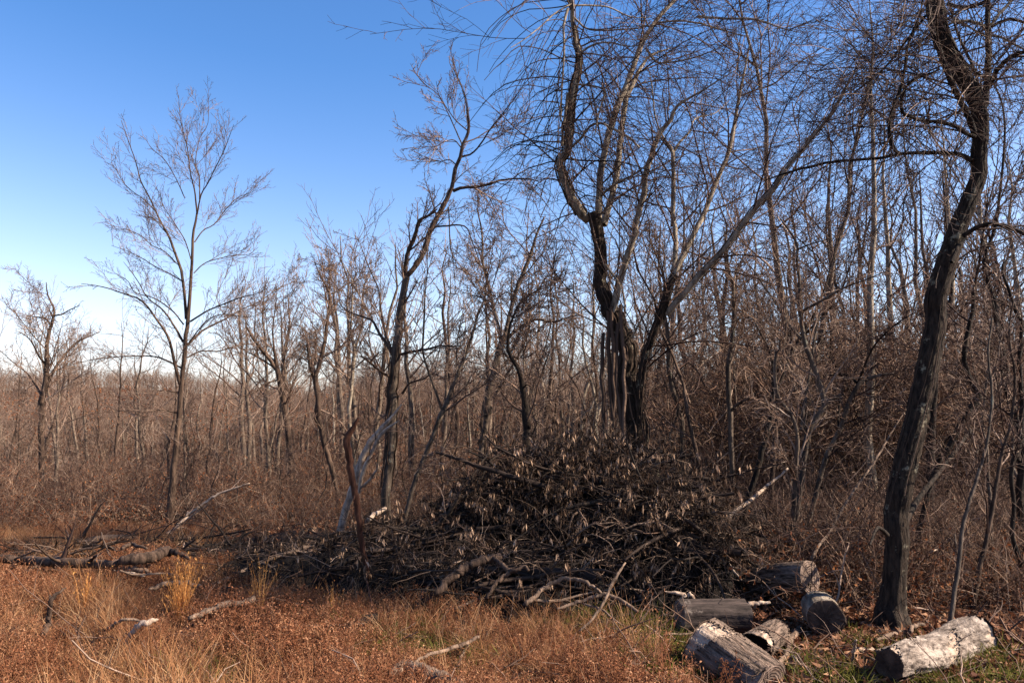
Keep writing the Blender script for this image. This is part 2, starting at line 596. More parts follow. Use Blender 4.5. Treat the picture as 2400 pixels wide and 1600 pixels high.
def hero(name, label, cat, trunks, limbs, bark, limb_bark, rng, levels, twig_mat, leaves=None, vines=None, group=None, sides=9, bare=0):
    base = sink(trunks[0])
    root_at = base[0][0].copy()
    root_at[2] = float(ground_z(root_at[0], root_at[1]))
    t = thing(name, label, cat, tuple(root_at), group)
    for i, st in enumerate(trunks):
        st = base if i == 0 else st
        if sides >= 14:                                     # near trunks: real furrows, buttressed foot
            q, r_ = resample(st[0], st[1], 150)
            k_ = 56
            sp_ = Soup().tubes(q, r_, k_, rng)
            vv = sp_.v[0].reshape(150, k_, 3)
            th = np.arange(k_) * 2 * np.pi / k_
            ln_ = np.r_[0, np.cumsum(np.linalg.norm(np.diff(q, axis=0), axis=1))][:, None]
            rid = sum(np.abs(np.sin(th * f_ + rng.uniform(0, 6) + .8 * np.sin(ln_ * w1_ + rng.uniform(0, 6)))) for f_, w1_ in ((5, 2.1), (7.5, 3.3), (11, 4.7)))
            dis = .045 * (rid - 1.9) + rng.normal(0, .022, (150, k_))
            if i == 0:
                hgt_ = q[:, 2:3] - root_at[2]
                dis = dis + np.clip(.45 - hgt_, 0, .5) / .45 * (.22 + .22 * np.sin(th * 5 + 1.0) * (np.sin(th * 2) > -.4))
            vv = q[:, None] + (vv - q[:, None]) * (1 + dis[..., None])
            sp_.v[0] = vv.reshape(-1, 3)
            sp_.build('trunk', M[bark], t)
        else:
            Soup().tubes(st[0], st[1], sides, rng).build('trunk', M[bark], t)
    for i, st in enumerate(limbs):
        Soup().tubes(st[0], st[1], max(5, sides - 2), rng).build('limb', M[limb_bark], t)
    limbs = list(limbs)[:len(limbs) - bare]
    P, R = pack(list(trunks[1:]) + limbs if (limbs or len(trunks) > 1) else trunks)
    P0, R0 = pack(trunks[:1])
    batch = Soup()
    first = True
    for lv in levels:
        lv = dict(lv)
        k = lv.pop('k', 3)
        trunk_m, trunk_t0 = lv.pop('trunk_m', 0), lv.pop('trunk_t0', .5)
        Q, RR = spawn(P, R, rng=rng, **lv)
        if first and trunk_m:
            lv2 = dict(lv, m=trunk_m, t0=trunk_t0)
            Q2, R2 = spawn(P0, R0, rng=rng, **lv2)
            Q, RR = np.concatenate([Q, Q2]), np.concatenate([RR, R2])
        first = False
        batch.tubes(Q, RR, k, rng)
        P, R = Q, RR
    batch.build('twigs', M[twig_mat], t, kind='stuff')
    if vines is not None:
        s = Soup()
        for vp, vr in vines:
            s.tubes(vp, vr, 4, rng)
        s.build('climbing_vine', M['vine'], t, kind='stuff')
    if leaves:
        s = Soup()
        end = P[:, -1]
        pick = rng.choice(len(end), min(leaves, len(end)), replace=False)
        D = rng.normal(0, .5, (len(pick), 3)) + [0, 0, -.8]
        leaf_quads(s, end[pick], D, rng.uniform(.02, .035, len(pick)), rng.uniform(.06, .11, len(pick)), rng)
        s.build('leaves', M['leaf_red'], t, kind='stuff', smooth=False)
    return t


def spiral_vines(strand, count, rng, r=.012, turns=2.0, hang=0):
    """Vines clinging to a traced trunk."""
    out = []
    P, R = resample(strand[0], strand[1], 40)
    for c in range(count):
        a0, tr = rng.uniform(0, 6.28), rng.uniform(-turns, turns)
        i0 = rng.integers(0, 10)
        i1 = rng.integers(24, 40)
        Q = []
        for i in range(i0, i1):
            tt = unit((P[min(i + 1, 39)] - P[max(i - 1, 0)])[None])[0]
            u = unit(np.cross(tt, [.3, 1, 0])[None])[0]
            v = np.cross(tt, u)
            a = a0 + tr * (i - i0) / 20
            Q.append(P[i] + (u * math.cos(a) + v * math.sin(a)) * (R[i] * rng.uniform(1.0, 1.25) + r))
        Q = np.array(Q)
        out.append((Q, np.linspace(r * rng.uniform(.7, 1.5), r * .5, len(Q))))
    return out


rng = np.random.default_rng(11)
UPTWIG = [dict(m=9, trunk_m=10, trunk_t0=.35, t0=.15, length=(.25, .5), ang=(30, 55), n=7, up=.05, wig=.13, rr=.42, rmin=.008, rend=.005, rmax=.03, k=4),
          dict(m=8, t0=.15, length=(.25, .5), ang=(30, 60), n=5, up=.05, wig=.16, rr=.55, rmin=.006, rend=.004),
          dict(m=6, t0=.2, length=(.3, .6), ang=(30, 60), n=4, up=.03, wig=.18, rr=.6, rmin=.0055, rend=.004)]


def T(*a, **k):
    return trace(list(a), k.pop('Y'), **k)


# -- the tall tree on the left
Y = 18
t1 = [T('D1', (1165, 480, 74), 'C1', (1200, 1460, 52), (1215, 1300, 46), (1235, 1080, 42), (1250, 900, 40), (1268, 720, 38), (1280, 560, 36),
        (1295, 440, 34), 'D7', (770, 1290, 25), (783, 1100, 22), (790, 930, 20), (815, 780, 15), width=.8, Y=Y)]
l1 = [T('D7', (748, 1430, 24), (738, 1280, 22), (722, 1150, 22), (688, 1050, 20), (645, 930, 18), (590, 830, 14), (520, 680, 11), (472, 590, 10), (440, 470, 8), (390, 330, 6), (350, 215, 4), width=.8, Y=Y, Y1=18.8),
      T('D7', (815, 780, 14), (800, 640, 11), (775, 540, 9), (758, 400, 8), (735, 300, 7), (712, 200, 5), (702, 60, 3), width=.8, Y=Y, Y1=17.6),
      T('D7', (815, 790, 12), (840, 670, 10), (880, 600, 9), (935, 490, 8), (980, 400, 7), (1010, 320, 5), (1040, 240, 3), width=.8, Y=Y, Y1=17.2),
      T('D7', (800, 960, 10), (850, 890, 9), (920, 850, 8), (990, 760, 7), (1060, 690, 6), (1130, 660, 4), (1190, 610, 3), width=.8, Y=Y, Y1=18.9),
      T('D7', (830, 700, 9), (830, 560, 8), (805, 480, 7), (830, 330, 6), (880, 240, 4), (885, 130, 3), width=.8, Y=Y, Y1=18.5),
      T('D7', (775, 1445, 15), (880, 1380, 12), (1000, 1330, 10), (1080, 1300, 8), (1180, 1275, 6), (1250, 1240, 3), width=.8, Y=Y, Y1=16.8),
      T('C1', (1290, 615, 24), (1400, 510, 18), (1540, 440, 14), (1660, 370, 11), (1790, 310, 8), (1950, 200, 4), width=.8, Y=Y, Y1=19.2),
      T('C1', (1300, 600, 12), (1420, 450, 9), (1540, 400, 7), (1700, 420, 5), (1850, 380, 3), width=.8, Y=Y, Y1=17),
      T('C1', (1262, 590, 22), (1200, 480, 18), (1120, 370, 14), (1020, 290, 10), (960, 190, 8), (900, 100, 6), (850, 40, 3), width=.8, Y=Y, Y1=18.9),
      T('C1', (1240, 880, 34), (1200, 720, 26), (1160, 560, 22), (1080, 440, 18), (980, 310, 16), (860, 260, 12), (700, 210, 9), (560, 190, 5), width=.8, Y=Y, Y1=17.2),
      T('C1', (1265, 470, 13), (1180, 370, 12), (1060, 290, 10), (930, 250, 8), (880, 170, 6), (800, 120, 3), width=.8, Y=Y, Y1=19),
      T('C1', (1250, 770, 18), (1150, 720, 15), (1050, 690, 12), (880, 690, 11), (740, 700, 9), (600, 720, 6), (480, 750, 3), width=.8, Y=Y, Y1=17.4),
      T('C1', (1290, 700, 14), (1380, 655, 12), (1500, 655, 10), (1620, 620, 8), (1760, 600, 5), (1860, 560, 3), width=.8, Y=Y, Y1=18.8),
      T('C1', (1230, 940, 14), (1160, 930, 11), (1090, 930, 9), (1040, 1000, 7), (970, 1110, 4), width=.8, Y=Y, Y1=17.4),
      T('C1', (1220, 1080, 14), (1130, 1060, 12), (1050, 1070, 10), (1000, 1110, 7), (930, 1080, 4), width=.8, Y=Y, Y1=17.6),
      T('D7', (725, 1200, 10), (640, 1150, 9), (560, 1110, 8), (480, 1060, 7), (400, 1020, 5), (290, 980, 3), width=.8, Y=Y, Y1=18.9),
      T('D7', (690, 1090, 9), (620, 1020, 8), (540, 980, 7), (470, 920, 6), (400, 890, 5), (330, 870, 3), width=.8, Y=Y, Y1=17.4),
      T('D7', (795, 1150, 9), (860, 1090, 8), (950, 1060, 7), (1050, 1040, 6), (1130, 1035, 4), (1190, 990, 3), width=.8, Y=Y, Y1=18.6),
      T('D7', (785, 1090, 8), (745, 960, 8), (700, 880, 7), (660, 820, 6), (600, 720, 5), (590, 650, 3), width=.8, Y=Y, Y1=17.5),
      T('D7', (740, 690, 8), (690, 580, 7), (640, 490, 7), (600, 440, 6), (540, 390, 5), (500, 330, 3), width=.8, Y=Y, Y1=18.5),
      T('D7', (560, 770, 8), (490, 700, 7), (420, 650, 6), (360, 590, 5), (310, 500, 4), (250, 470, 3), width=.8, Y=Y, Y1=18.3)]
hero('bare_tree', 'tall slim bare tree with a spreading fan-shaped crown standing alone against the sky', 'tree', t1, l1, 'bark_brown', 'bark_brown', rng,
     [dict(m=np.full(len(l1), 11), t0=.12, length=(.5, 1.5), absolute=True, ang=(22, 45), n=8, up=.05, wig=.08, rr=.5, rmin=.0045, rend=.0032, k=3, rmax=.011, trunk_m=0, taper_t=.45),
      dict(m=8, t0=.1, length=(.28, .6), ang=(22, 45), n=6, up=.04, wig=.11, rr=.6, rmin=.0036, rend=.0028),
      dict(m=3, t0=.15, length=(.3, .6), ang=(22, 50), n=4, up=.03, wig=.12, rr=.6, rmin=.003, rend=.0025)], 'twig')

# -- far left tree with crooked top
Y = 27
hero('bare_tree', 'dark crooked tree near the edge of the wood, leftmost thick trunk', 'tree',
     [T('D1', (284, 215, 30), 'C1', (282, 1500, 34), (288, 1180, 40), (290, 1000, 44), (310, 900, 40), (325, 750, 32), (322, 600, 26), (350, 480, 22), (376, 380, 16), (330, 270, 10), (318, 180, 5), Y=Y)],
     [T('C1', (320, 880, 28), (370, 790, 22), (430, 700, 18), (520, 600, 13), (600, 560, 9), (690, 520, 5), Y=Y, Y1=28.5),
      T('C1', (310, 740, 16), (260, 680, 13), (240, 630, 10), (190, 560, 7), (130, 520, 4), Y=Y, Y1=26),
      T('C1', (345, 470, 14), (310, 430, 12), (250, 420, 9), (180, 410, 4), Y=Y, Y1=28),
      T('C1', (372, 410, 12), (430, 400, 10), (480, 370, 7), (550, 340, 4), Y=Y, Y1=26.5),
      T('C1', (290, 960, 18), (240, 880, 14), (180, 800, 10), (100, 740, 6), (0, 650, 4), Y=Y, Y1=28)],
     'bark_brown', 'bark_brown', rng, UPTWIG, 'twig')

# -- broom-topped tree
Y = 24
hero('bare_tree', 'stout leaning tree with a broken left limb and a broom of thin upright shoots', 'tree',
     [T('D1', (2030, 250, 46), 'C1', (2010, 1500, 44), (1990, 1250, 40), (1960, 1050, 40), (1940, 900, 46), (1915, 790, 36), (1890, 640, 16), (1880, 500, 10), (1900, 330, 6), (1910, 190, 3), Y=Y)],
     [T('C1', (1905, 780, 30), (1840, 690, 22), (1760, 590, 18), (1700, 490, 13), Y=Y, Y1=23.4),
      T('C1', (1760, 590, 10), (1755, 480, 8), (1760, 350, 6), (1740, 220, 3), Y=23.6, Y1=24),
      T('C1', (1945, 840, 18), (1960, 720, 13), (1980, 600, 10), (2010, 460, 7), (2060, 330, 4), Y=Y, Y1=24.8),
      T('C1', (1930, 800, 12), (1900, 700, 10), (1850, 560, 8), (1830, 400, 5), (1800, 280, 3), Y=Y, Y1=24.6),
      T('C1', (1950, 830, 12), (2040, 740, 9), (2100, 640, 7), (2150, 560, 4), Y=Y, Y1=25),
      T('C1', (1920, 850, 14), (1830, 880, 11), (1750, 940, 9), (1650, 970, 7), (1500, 1000, 4), Y=Y, Y1=23)],
     'bark_brown', 'bark_brown', rng, UPTWIG, 'twig')

# -- forked tree with stub
Y = 20
hero('bare_tree', 'crooked tree forking into a short broken stub and one long bent stem', 'tree',
     [T('D2', (270, 610, 34), (235, 470, 36), (160, 180, 38), (125, 0, 36), 'C2', (430, 1400, 38), (425, 1250, 38), (405, 1140, 40), (430, 1060, 28), (470, 900, 26), (490, 750, 24), (508, 620, 22), (500, 530, 18), (460, 460, 14), (430, 400, 10), (400, 330, 5), Y=Y)],
     [T('C2', (405, 1140, 26), (375, 1070, 22), (365, 1000, 18), (350, 900, 12), Y=Y, Y1=19.6),
      T('C2', (505, 560, 12), (570, 530, 10), (620, 490, 8), (700, 460, 5), (760, 420, 3), Y=Y, Y1=20.6),
      T('C2', (465, 1500, 16), (420, 1440, 14), (400, 1400, 12), Y=Y, Y1=19.8),
      T('C2', (510, 700, 10), (530, 660, 8), (545, 630, 5), Y=Y, Y1=20.4)],
     'bark_brown', 'bark_brown', rng, UPTWIG, 'twig')

# -- slender pale tree
Y = 21
hero('bare_tree', 'slender pale tree with two upright stems between the forked tree and the leaning one', 'tree',
     [T('D2', (390, 430, 24), 'C2', (650, 1480, 26), (640, 1380, 24), (655, 1230, 26), (668, 1060, 26), (678, 930, 26), (655, 820, 16), (660, 680, 13), (665, 560, 12), (660, 460, 10), (620, 370, 6), (590, 330, 3), Y=Y)],
     [T('C2', (685, 930, 20), (705, 860, 16), (735, 770, 13), (735, 650, 11), (745, 500, 9), (790, 420, 6), (800, 330, 3), Y=Y, Y1=21.8),
      T('C2', (660, 480, 10), (700, 540, 9), (730, 600, 9), (790, 700, 9), (830, 790, 8), Y=Y, Y1=20.4),
      T('C2', (655, 500, 9), (690, 400, 7), (680, 280, 5), (720, 160, 3), Y=Y, Y1=21.5),
      T('C2', (690, 1060, 11), (740, 1010, 9), (800, 985, 7), (900, 955, 4), Y=Y, Y1=20.2)],
     'bark_pale', 'bark_grey', rng, UPTWIG, 'twig')

# -- leaning vine-covered tree in the centre left
Y = 15
tr2 = [T('D2', (600, 650, 62), (625, 400, 60), (640, 150, 62), 'C2', (932, 1500, 66), (935, 1330, 64), (945, 1150, 60), (965, 980, 58), (980, 820, 54), (990, 680, 50), (1015, 550, 48), (1035, 440, 50), Y=Y)]
li2 = [T('C2', (1035, 440, 34), (1030, 370, 30), (1050, 260, 30), (1085, 180, 30), (1110, 110, 26), (1125, 50, 24), (1200, 10, 16), (1250, -30, 8), Y=Y, Y1=14.6),
       T('C2', (1040, 430, 40), (1080, 390, 36), (1135, 310, 34), (1175, 230, 34), (1200, 130, 34), (1240, 50, 32), 'E1', (410, 960, 24), (428, 880, 20), (440, 810, 19), (465, 760, 17), (480, 680, 15), (515, 600, 12), (512, 480, 9), (495, 380, 8), (440, 240, 6), (400, 170, 4), (420, 60, 3), Y=Y, Y1=15.6),
       T('E1', (425, 960, 22), (480, 940, 20), (560, 935, 18), (640, 920, 16), (720, 895, 14), (800, 885, 11), (900, 890, 7), (960, 910, 3), Y=15.1, Y1=14.0),
       T('E1', (465, 755, 14), (540, 730, 11), (600, 660, 10), (660, 570, 9), (740, 470, 7), (810, 380, 5), (880, 260, 3), Y=15.4, Y1=14.6),
       T('E1', (490, 665, 10), (560, 640, 8), (640, 590, 7), (730, 540, 5), (860, 480, 3), Y=15.5, Y1=16.4),
       T('E1', (480, 680, 9), (440, 590, 8), (400, 500, 7), (360, 420, 6), (320, 360, 5), (230, 290, 4), (160, 180, 2), Y=15.5, Y1=16),
       T('E1', (510, 590, 8), (450, 540, 7), (410, 490, 6), (340, 380, 4), (320, 290, 3), Y=15.5, Y1=14.8),
       T('E1', (475, 700, 8), (430, 650, 7), (370, 660, 6), (310, 690, 5), (220, 690, 3), Y=15.5, Y1=15),
       T('E1', (440, 800, 8), (400, 770, 7), (340, 780, 5), (260, 760, 3), Y=15.4, Y1=16),
       T('E1', (310, 1180, 13), (380, 1175, 11), (460, 1168, 10), (510, 1190, 9), (540, 1270, 7), (580, 1380, 5), (600, 1480, 3), Y=14.8, Y1=14),
       T('E1', (395, 1060, 9), (400, 1150, 8), (405, 1280, 7), (425, 1390, 6), (430, 1490, 4), Y=14.8, Y1=14.4),
       T('C2', (945, 970, 32), (900, 900, 24), (840, 810, 20), (800, 740, 16), (700, 700, 11), (620, 670, 7), (570, 600, 3), Y=Y, Y1=16),
       T('C2', (940, 950, 20), (900, 840, 15), (860, 660, 13), (850, 540, 11), (800, 420, 8), (760, 330, 6), (700, 160, 3), Y=Y, Y1=16.4),
       T('C2', (930, 1130, 22), (860, 1090, 18), (790, 1030, 16), (725, 980, 12), Y=Y, Y1=14.2),
       T('C2', (1000, 970, 22), (1080, 950, 19), (1180, 935, 17), (1270, 912, 14), (1350, 915, 10), (1430, 910, 5), Y=Y, Y1=14),
       T('C2', (1010, 1240, 18), (1060, 1170, 14), (1150, 1140, 11), (1240, 1090, 6), Y=Y, Y1=14.4)]
hero('bare_tree', 'dark leaning tree wrapped in vines with a bent top, left of the twin-stemmed tree', 'tree', tr2, li2, 'bark_grey', 'bark_brown', rng,
     [dict(m=np.full(len(li2), 8), trunk_m=5, trunk_t0=.5, t0=.15, length=(.4, 1.4), absolute=True, ang=(22, 50), n=8, up=.03, wig=.08, rr=.5, rmin=.007, rend=.005, rmax=.03, k=3),
      dict(m=7, t0=.1, length=(.3, .6), ang=(22, 50), n=6, up=.01, wig=.11, rr=.6, rmin=.0045, rend=.0035),
      dict(m=4, t0=.2, length=(.3, .6), ang=(25, 60), n=4, up=-.02, wig=.18, rr=.6, rmin=.004, rend=.003)], 'twig',
     vines=spiral_vines(tr2[0], 12, rng) + spiral_vines(li2[1], 4, rng, .008))

# -- pale splintered snag
Y = 14
hero('broken_snag', 'pale splintered dead trunk leaning right behind the red-brown dead stem', 'dead tree',
     [T('D2', (320, 730, 40), (395, 500, 36), (450, 340, 34), (510, 230, 30), (600, 130, 24), (660, 60, 14), (710, -10, 6), width=1.3, Y=Y)],
     [T('D2', (420, 600, 20), (440, 480, 24), (500, 330, 22), (570, 200, 20), (640, 140, 14), (700, 100, 6), width=1.3, Y=13.8, Y1=13.4),
      T('D2', (380, 470, 22), (420, 380, 18), (470, 290, 12), (490, 240, 5), width=1.3, Y=14.2, Y1=14.6),
      T('D2', (440, 560, 16), (490, 510, 14), (540, 440, 12), (545, 400, 8), width=1.3, Y=13.8, Y1=13.4)],
     'dead_pale', 'dead_pale', rng, [dict(m=4, t0=.3, length=(.2, .4), ang=(30, 60), n=5, wig=.15, rmin=.006, rend=.004)], 'twig', sides=7)

# -- red-brown dead stem in the pile
Y = 9.0
hero('dead_sapling', 'red-brown dead stem with a forked broken top standing in front of the brush pile', 'dead tree',
     [T('D2', (482, 1200, 30), (455, 1050, 33), (425, 900, 36), (412, 760, 36), (400, 650, 40), (370, 520, 40), (345, 350, 44), (335, 240, 46), (350, 190, 40), (385, 140, 28), (410, 85, 16), width=1.12, Y=Y, Y1=8.8)],
     [T('D2', (345, 220, 26), (320, 205, 18), (300, 190, 6), width=1.12, Y=8.85, Y1=8.8), T('D2', (390, 600, 14), (380, 640, 10), (375, 650, 5), width=1.12, Y=8.9, Y1=8.8)],
     'bark_red', 'bark_red', rng, [dict(m=2, t0=.3, length=(.1, .2), ang=(30, 60), n=4, wig=.15, rmin=.004, rend=.003, trunk_m=0)], 'twig')

# -- thin leaning double stem
Y = 14
hero('bare_tree', 'thin smooth leaning tree forking low into two straight stems behind the pile left end', 'tree',
     [T('D2', (735, 760, 30), (790, 560, 32), (850, 400, 30), (920, 220, 30), (1000, 20, 34), 'C2', (1240, 1480, 34), (1300, 1330, 34), (1370, 1160, 26), (1430, 1010, 24), (1490, 840, 20), (1530, 700, 16), (1590, 550, 9), Y=Y, Y1=14.4)],
     [T('C2', (1280, 1350, 18), (1240, 1230, 17), (1190, 1090, 16), (1150, 950, 15), (1158, 750, 14), (1165, 560, 11), (1180, 400, 7), (1178, 240, 4), Y=14.1, Y1=13.6),
      T('C2', (1390, 1090, 10), (1380, 980, 9), (1400, 800, 7), (1440, 620, 4), Y=14.2, Y1=14.8)],
     'bark_grey', 'bark_grey', rng, UPTWIG, 'twig')

# -- Y-shaped tree in the middle
Y = 18
hero('bare_tree', 'mossy grey tree with a low fork and wavy upright stems in the middle', 'tree',
     [T('D2', (1255, 560, 34), (1260, 300, 38), (1290, 120, 40), (1320, 0, 44), 'C2', (1590, 1400, 46), (1595, 1270, 50), (1630, 1130, 46), (1660, 1000, 46), (1690, 900, 48), (1730, 800, 30), (1750, 700, 28), (1780, 580, 28), (1810, 480, 30), (1860, 370, 28), (1900, 260, 22), (1940, 130, 16), (1990, 20, 12), 'E1', (960, 1120, 8), (1020, 990, 4), Y=Y)],
     [T('C2', (1690, 880, 28), (1665, 760, 24), (1635, 640, 22), (1610, 520, 20), (1575, 400, 20), (1560, 300, 18), (1560, 150, 14), (1530, 0, 9), 'E1', (575, 1080, 6), (570, 960, 4), Y=18, Y1=18.8),
      T('C2', (1560, 370, 12), (1520, 330, 10), (1505, 295, 6), Y=18.3, Y1=18),
      T('C2', (1745, 850, 22), (1830, 780, 19), (1900, 740, 18), (1955, 730, 18), (2010, 745, 17), (2080, 740, 14), (2150, 715, 10), (2230, 700, 5), Y=17.9, Y1=17),
      T('C2', (1780, 680, 16), (1830, 600, 13), (1890, 560, 11), (1990, 510, 8), (2050, 480, 4), Y=18, Y1=17),
      T('C2', (1760, 650, 13), (1760, 500, 11), (1765, 400, 7), Y=18, Y1=18.2),
      T('C2', (1890, 290, 13), (1865, 240, 11), (1870, 120, 8), (1880, 0, 5), Y=18, Y1=18.8),
      T('C2', (1640, 1270, 24), (1690, 1180, 20), (1760, 1060, 16), (1830, 940, 13), (1880, 800, 12), (1885, 640, 11), (1880, 500, 8), (1890, 400, 5), Y=17.8, Y1=16.8)],
     'bark_grey', 'bark_grey', rng, UPTWIG, 'twig')

# -- dark curved tree just behind the pile
Y = 13.6
hero('bare_tree', 'dark bowed tree with shaggy bark rising straight behind the top of the pile', 'tree',
     [T('D2', (1565, 560, 46), (1570, 400, 50), (1575, 200, 50), (1560, 0, 48), 'C2', (1872, 1480, 48), (1868, 1380, 50), (1850, 1280, 44), (1830, 1140, 36), (1790, 1040, 30), (1745, 960, 28), (1738, 860, 24), (1760, 740, 16), (1840, 600, 10), (1950, 520, 6), (2040, 470, 3), Y=Y)],
     [T('C2', (1840, 1200, 16), (1870, 1180, 12), (1890, 1190, 6), Y=Y, Y1=13.4),
      T('C2', (1750, 970, 11), (1820, 1000, 9), (1880, 880, 7), (1960, 800, 4), Y=Y, Y1=14)],
     'bark_dark', 'bark_dark', rng, UPTWIG, 'twig')

# -- the big twin-stemmed tree
Y = 12.5
trC = [T('V', (1500, 1130, 62), (1478, 1070, 56), (1452, 960, 50), (1440, 880, 50), 'C4', (800, 1000, 128), (770, 850, 122), (720, 740, 116), (660, 640, 110), (620, 500, 96), (610, 350, 86), (600, 200, 84), (580, 80, 88), (560, 10, 96), Y=Y),
       T('C4', (865, 1460, 64), (880, 1250, 62), (900, 1080, 58), (940, 930, 58), (985, 800, 64), (1020, 700, 66), (1060, 590, 60), (1085, 490, 56), (1120, 420, 50), Y=12.4, Y1=12.0)]
liC = [T('C4', (545, 20, 80), 'C3', (500, 1500, 70), (420, 1360, 62), (350, 1220, 60), (330, 1130, 54), (368, 1050, 48), (395, 950, 44), (400, 800, 44), (420, 650, 48), (445, 520, 42), (462, 380, 40), (432, 250, 36), (415, 100, 32), (410, 0, 30), (400, -150, 24), (380, -400, 14), Y=12.5, Y1=11.8),
       T('C4', (590, 60, 60), 'C3', (600, 1400, 50), (605, 1270, 48), (625, 1130, 46), (650, 1000, 46), (690, 850, 46), (730, 730, 44), (780, 600, 42), (830, 480, 36), (885, 320, 40), (950, 210, 32), (1030, 100, 30), (1115, 0, 28), (1200, -150, 20), (1280, -350, 10), Y=12.5, Y1=13.2),
       T('C4', (630, 80, 50), 'C3', (670, 1420, 44), (715, 1250, 42), (738, 1060, 40), (760, 850, 40), (785, 690, 38), (845, 550, 32), (900, 450, 24), (960, 380, 15), (1100, 330, 8), Y=12.6, Y1=13.8),
       T('C4', (700, 640, 46), (740, 480, 46), (790, 320, 46), (845, 130, 46), 'C3', (850, 1530, 42), (905, 1370, 42), (920, 1200, 40), (965, 1050, 38), (1020, 920, 34), (1085, 840, 30), (1140, 730, 22), (1290, 640, 14), (1450, 540, 8), (1620, 440, 4), Y=12.4, Y1=11.6),
       T('C4', (1115, 420, 44), (1190, 270, 40), (1255, 140, 38), (1325, 0, 36), 'C3', (1345, 1420, 34), (1400, 1270, 32), (1475, 1100, 30), (1520, 930, 28), (1550, 750, 24), (1575, 620, 20), (1610, 450, 15), (1640, 280, 8), Y=12.1, Y1=12.8),
       T('C4', (1065, 690, 48), (1200, 540, 42), (1330, 390, 40), (1440, 280, 36), (1560, 120, 36), (1640, 10, 34), 'C3', (1700, 1410, 38), (1800, 1300, 32), (1900, 1150, 28), (2060, 960, 26), (2200, 780, 24), (2290, 620, 18), (2400, 420, 10), Y=12.1, Y1=10.6),
       T('C4', (1110, 400, 36), (1130, 250, 36), (1118, 60, 36), 'C3', (1110, 1560, 34), (1112, 1300, 32), (1106, 1050, 28), (1050, 960, 16), (1010, 880, 14), (980, 760, 12), (965, 600, 10), (940, 470, 5), Y=12.1, Y1=12.6),
       T('C3', (1106, 1060, 24), (1150, 990, 18), (1230, 900, 14), (1260, 820, 10), (1400, 780, 8), (1500, 690, 5), Y=12.5, Y1=13.2),
       T('C4', (700, 680, 22), (740, 560, 20), (735, 480, 14), (640, 350, 20), Y=12.2, Y1=12.0),
       T('C4', (830, 860, 16), (880, 750, 14), (960, 620, 12), (1040, 500, 10), (1200, 350, 6), Y=12.3, Y1=11.6),
       T('C3', (400, 1020, 16), (470, 960, 18), (540, 870, 18), (610, 850, 17), (680, 880, 18), (760, 920, 17), (820, 960, 15), (880, 1020, 12), Y=12.2, Y1=11.4),
       T('C3', (470, 370, 16), (520, 330, 15), (590, 300, 14), (680, 295, 12), (800, 320, 9), (960, 300, 5), Y=12.0, Y1=11.2),
       T('C3', (425, 120, 16), (500, 190, 13), (580, 210, 12), (740, 205, 11), (900, 190, 10), (960, 150, 7), Y=12, Y1=11.4),
       T('C3', (420, 40, 14), (560, 40, 12), (680, 55, 11), (820, 120, 9), (960, 120, 6), Y=12, Y1=12.6),
       T('C3', (990, 160, 15), (1150, 145, 14), (1300, 165, 13), (1450, 210, 11), (1560, 240, 8), (1640, 250, 4), Y=13, Y1=12),
       T('C3', (1280, 115, 20), (1400, 125, 18), (1520, 132, 17), (1650, 130, 15), (1760, 160, 13), (1870, 200, 9), (2000, 230, 4), Y=12.4, Y1=11),
       T('C3', (930, 340, 18), (1000, 430, 12), (1160, 420, 12), (1310, 380, 10), (1500, 300, 6), Y=13, Y1=12.2),
       T('C3', (385, 640, 22), (370, 760, 18), (350, 900, 18), (345, 1010, 18), Y=12.0, Y1=12.1),
       T('C3', (430, 580, 14), (540, 590, 13), (620, 610, 12), (640, 640, 12), (600, 780, 11), (570, 930, 9), Y=12, Y1=11.6),
       T('C3', (620, 1340, 22), (720, 1260, 18), (830, 1210, 14), (960, 1110, 7), Y=12.3, Y1=11.5),
       T('C3', (1580, 660, 14), (1680, 620, 12), (1800, 580, 12), (1900, 500, 10), (2000, 420, 8), (2130, 330, 4), Y=12.7, Y1=12),
       T('C3', (385, 60, 20), (355, 180, 18), (360, 330, 15), (345, 600, 14), (335, 830, 12), Y=11.8, Y1=11.7),
       T('C3', (410, 30, 12), (300, 90, 10), (180, 200, 9), (60, 290, 7), (-10, 330, 4), Y=11.9, Y1=11.2)]
vinesC = spiral_vines(trC[0], 12, rng, .009, .3) + spiral_vines(trC[1], 8, rng, .008, .3) + spiral_vines(liC[0], 14, rng, .010) + spiral_vines(liC[5], 5, rng, .008)
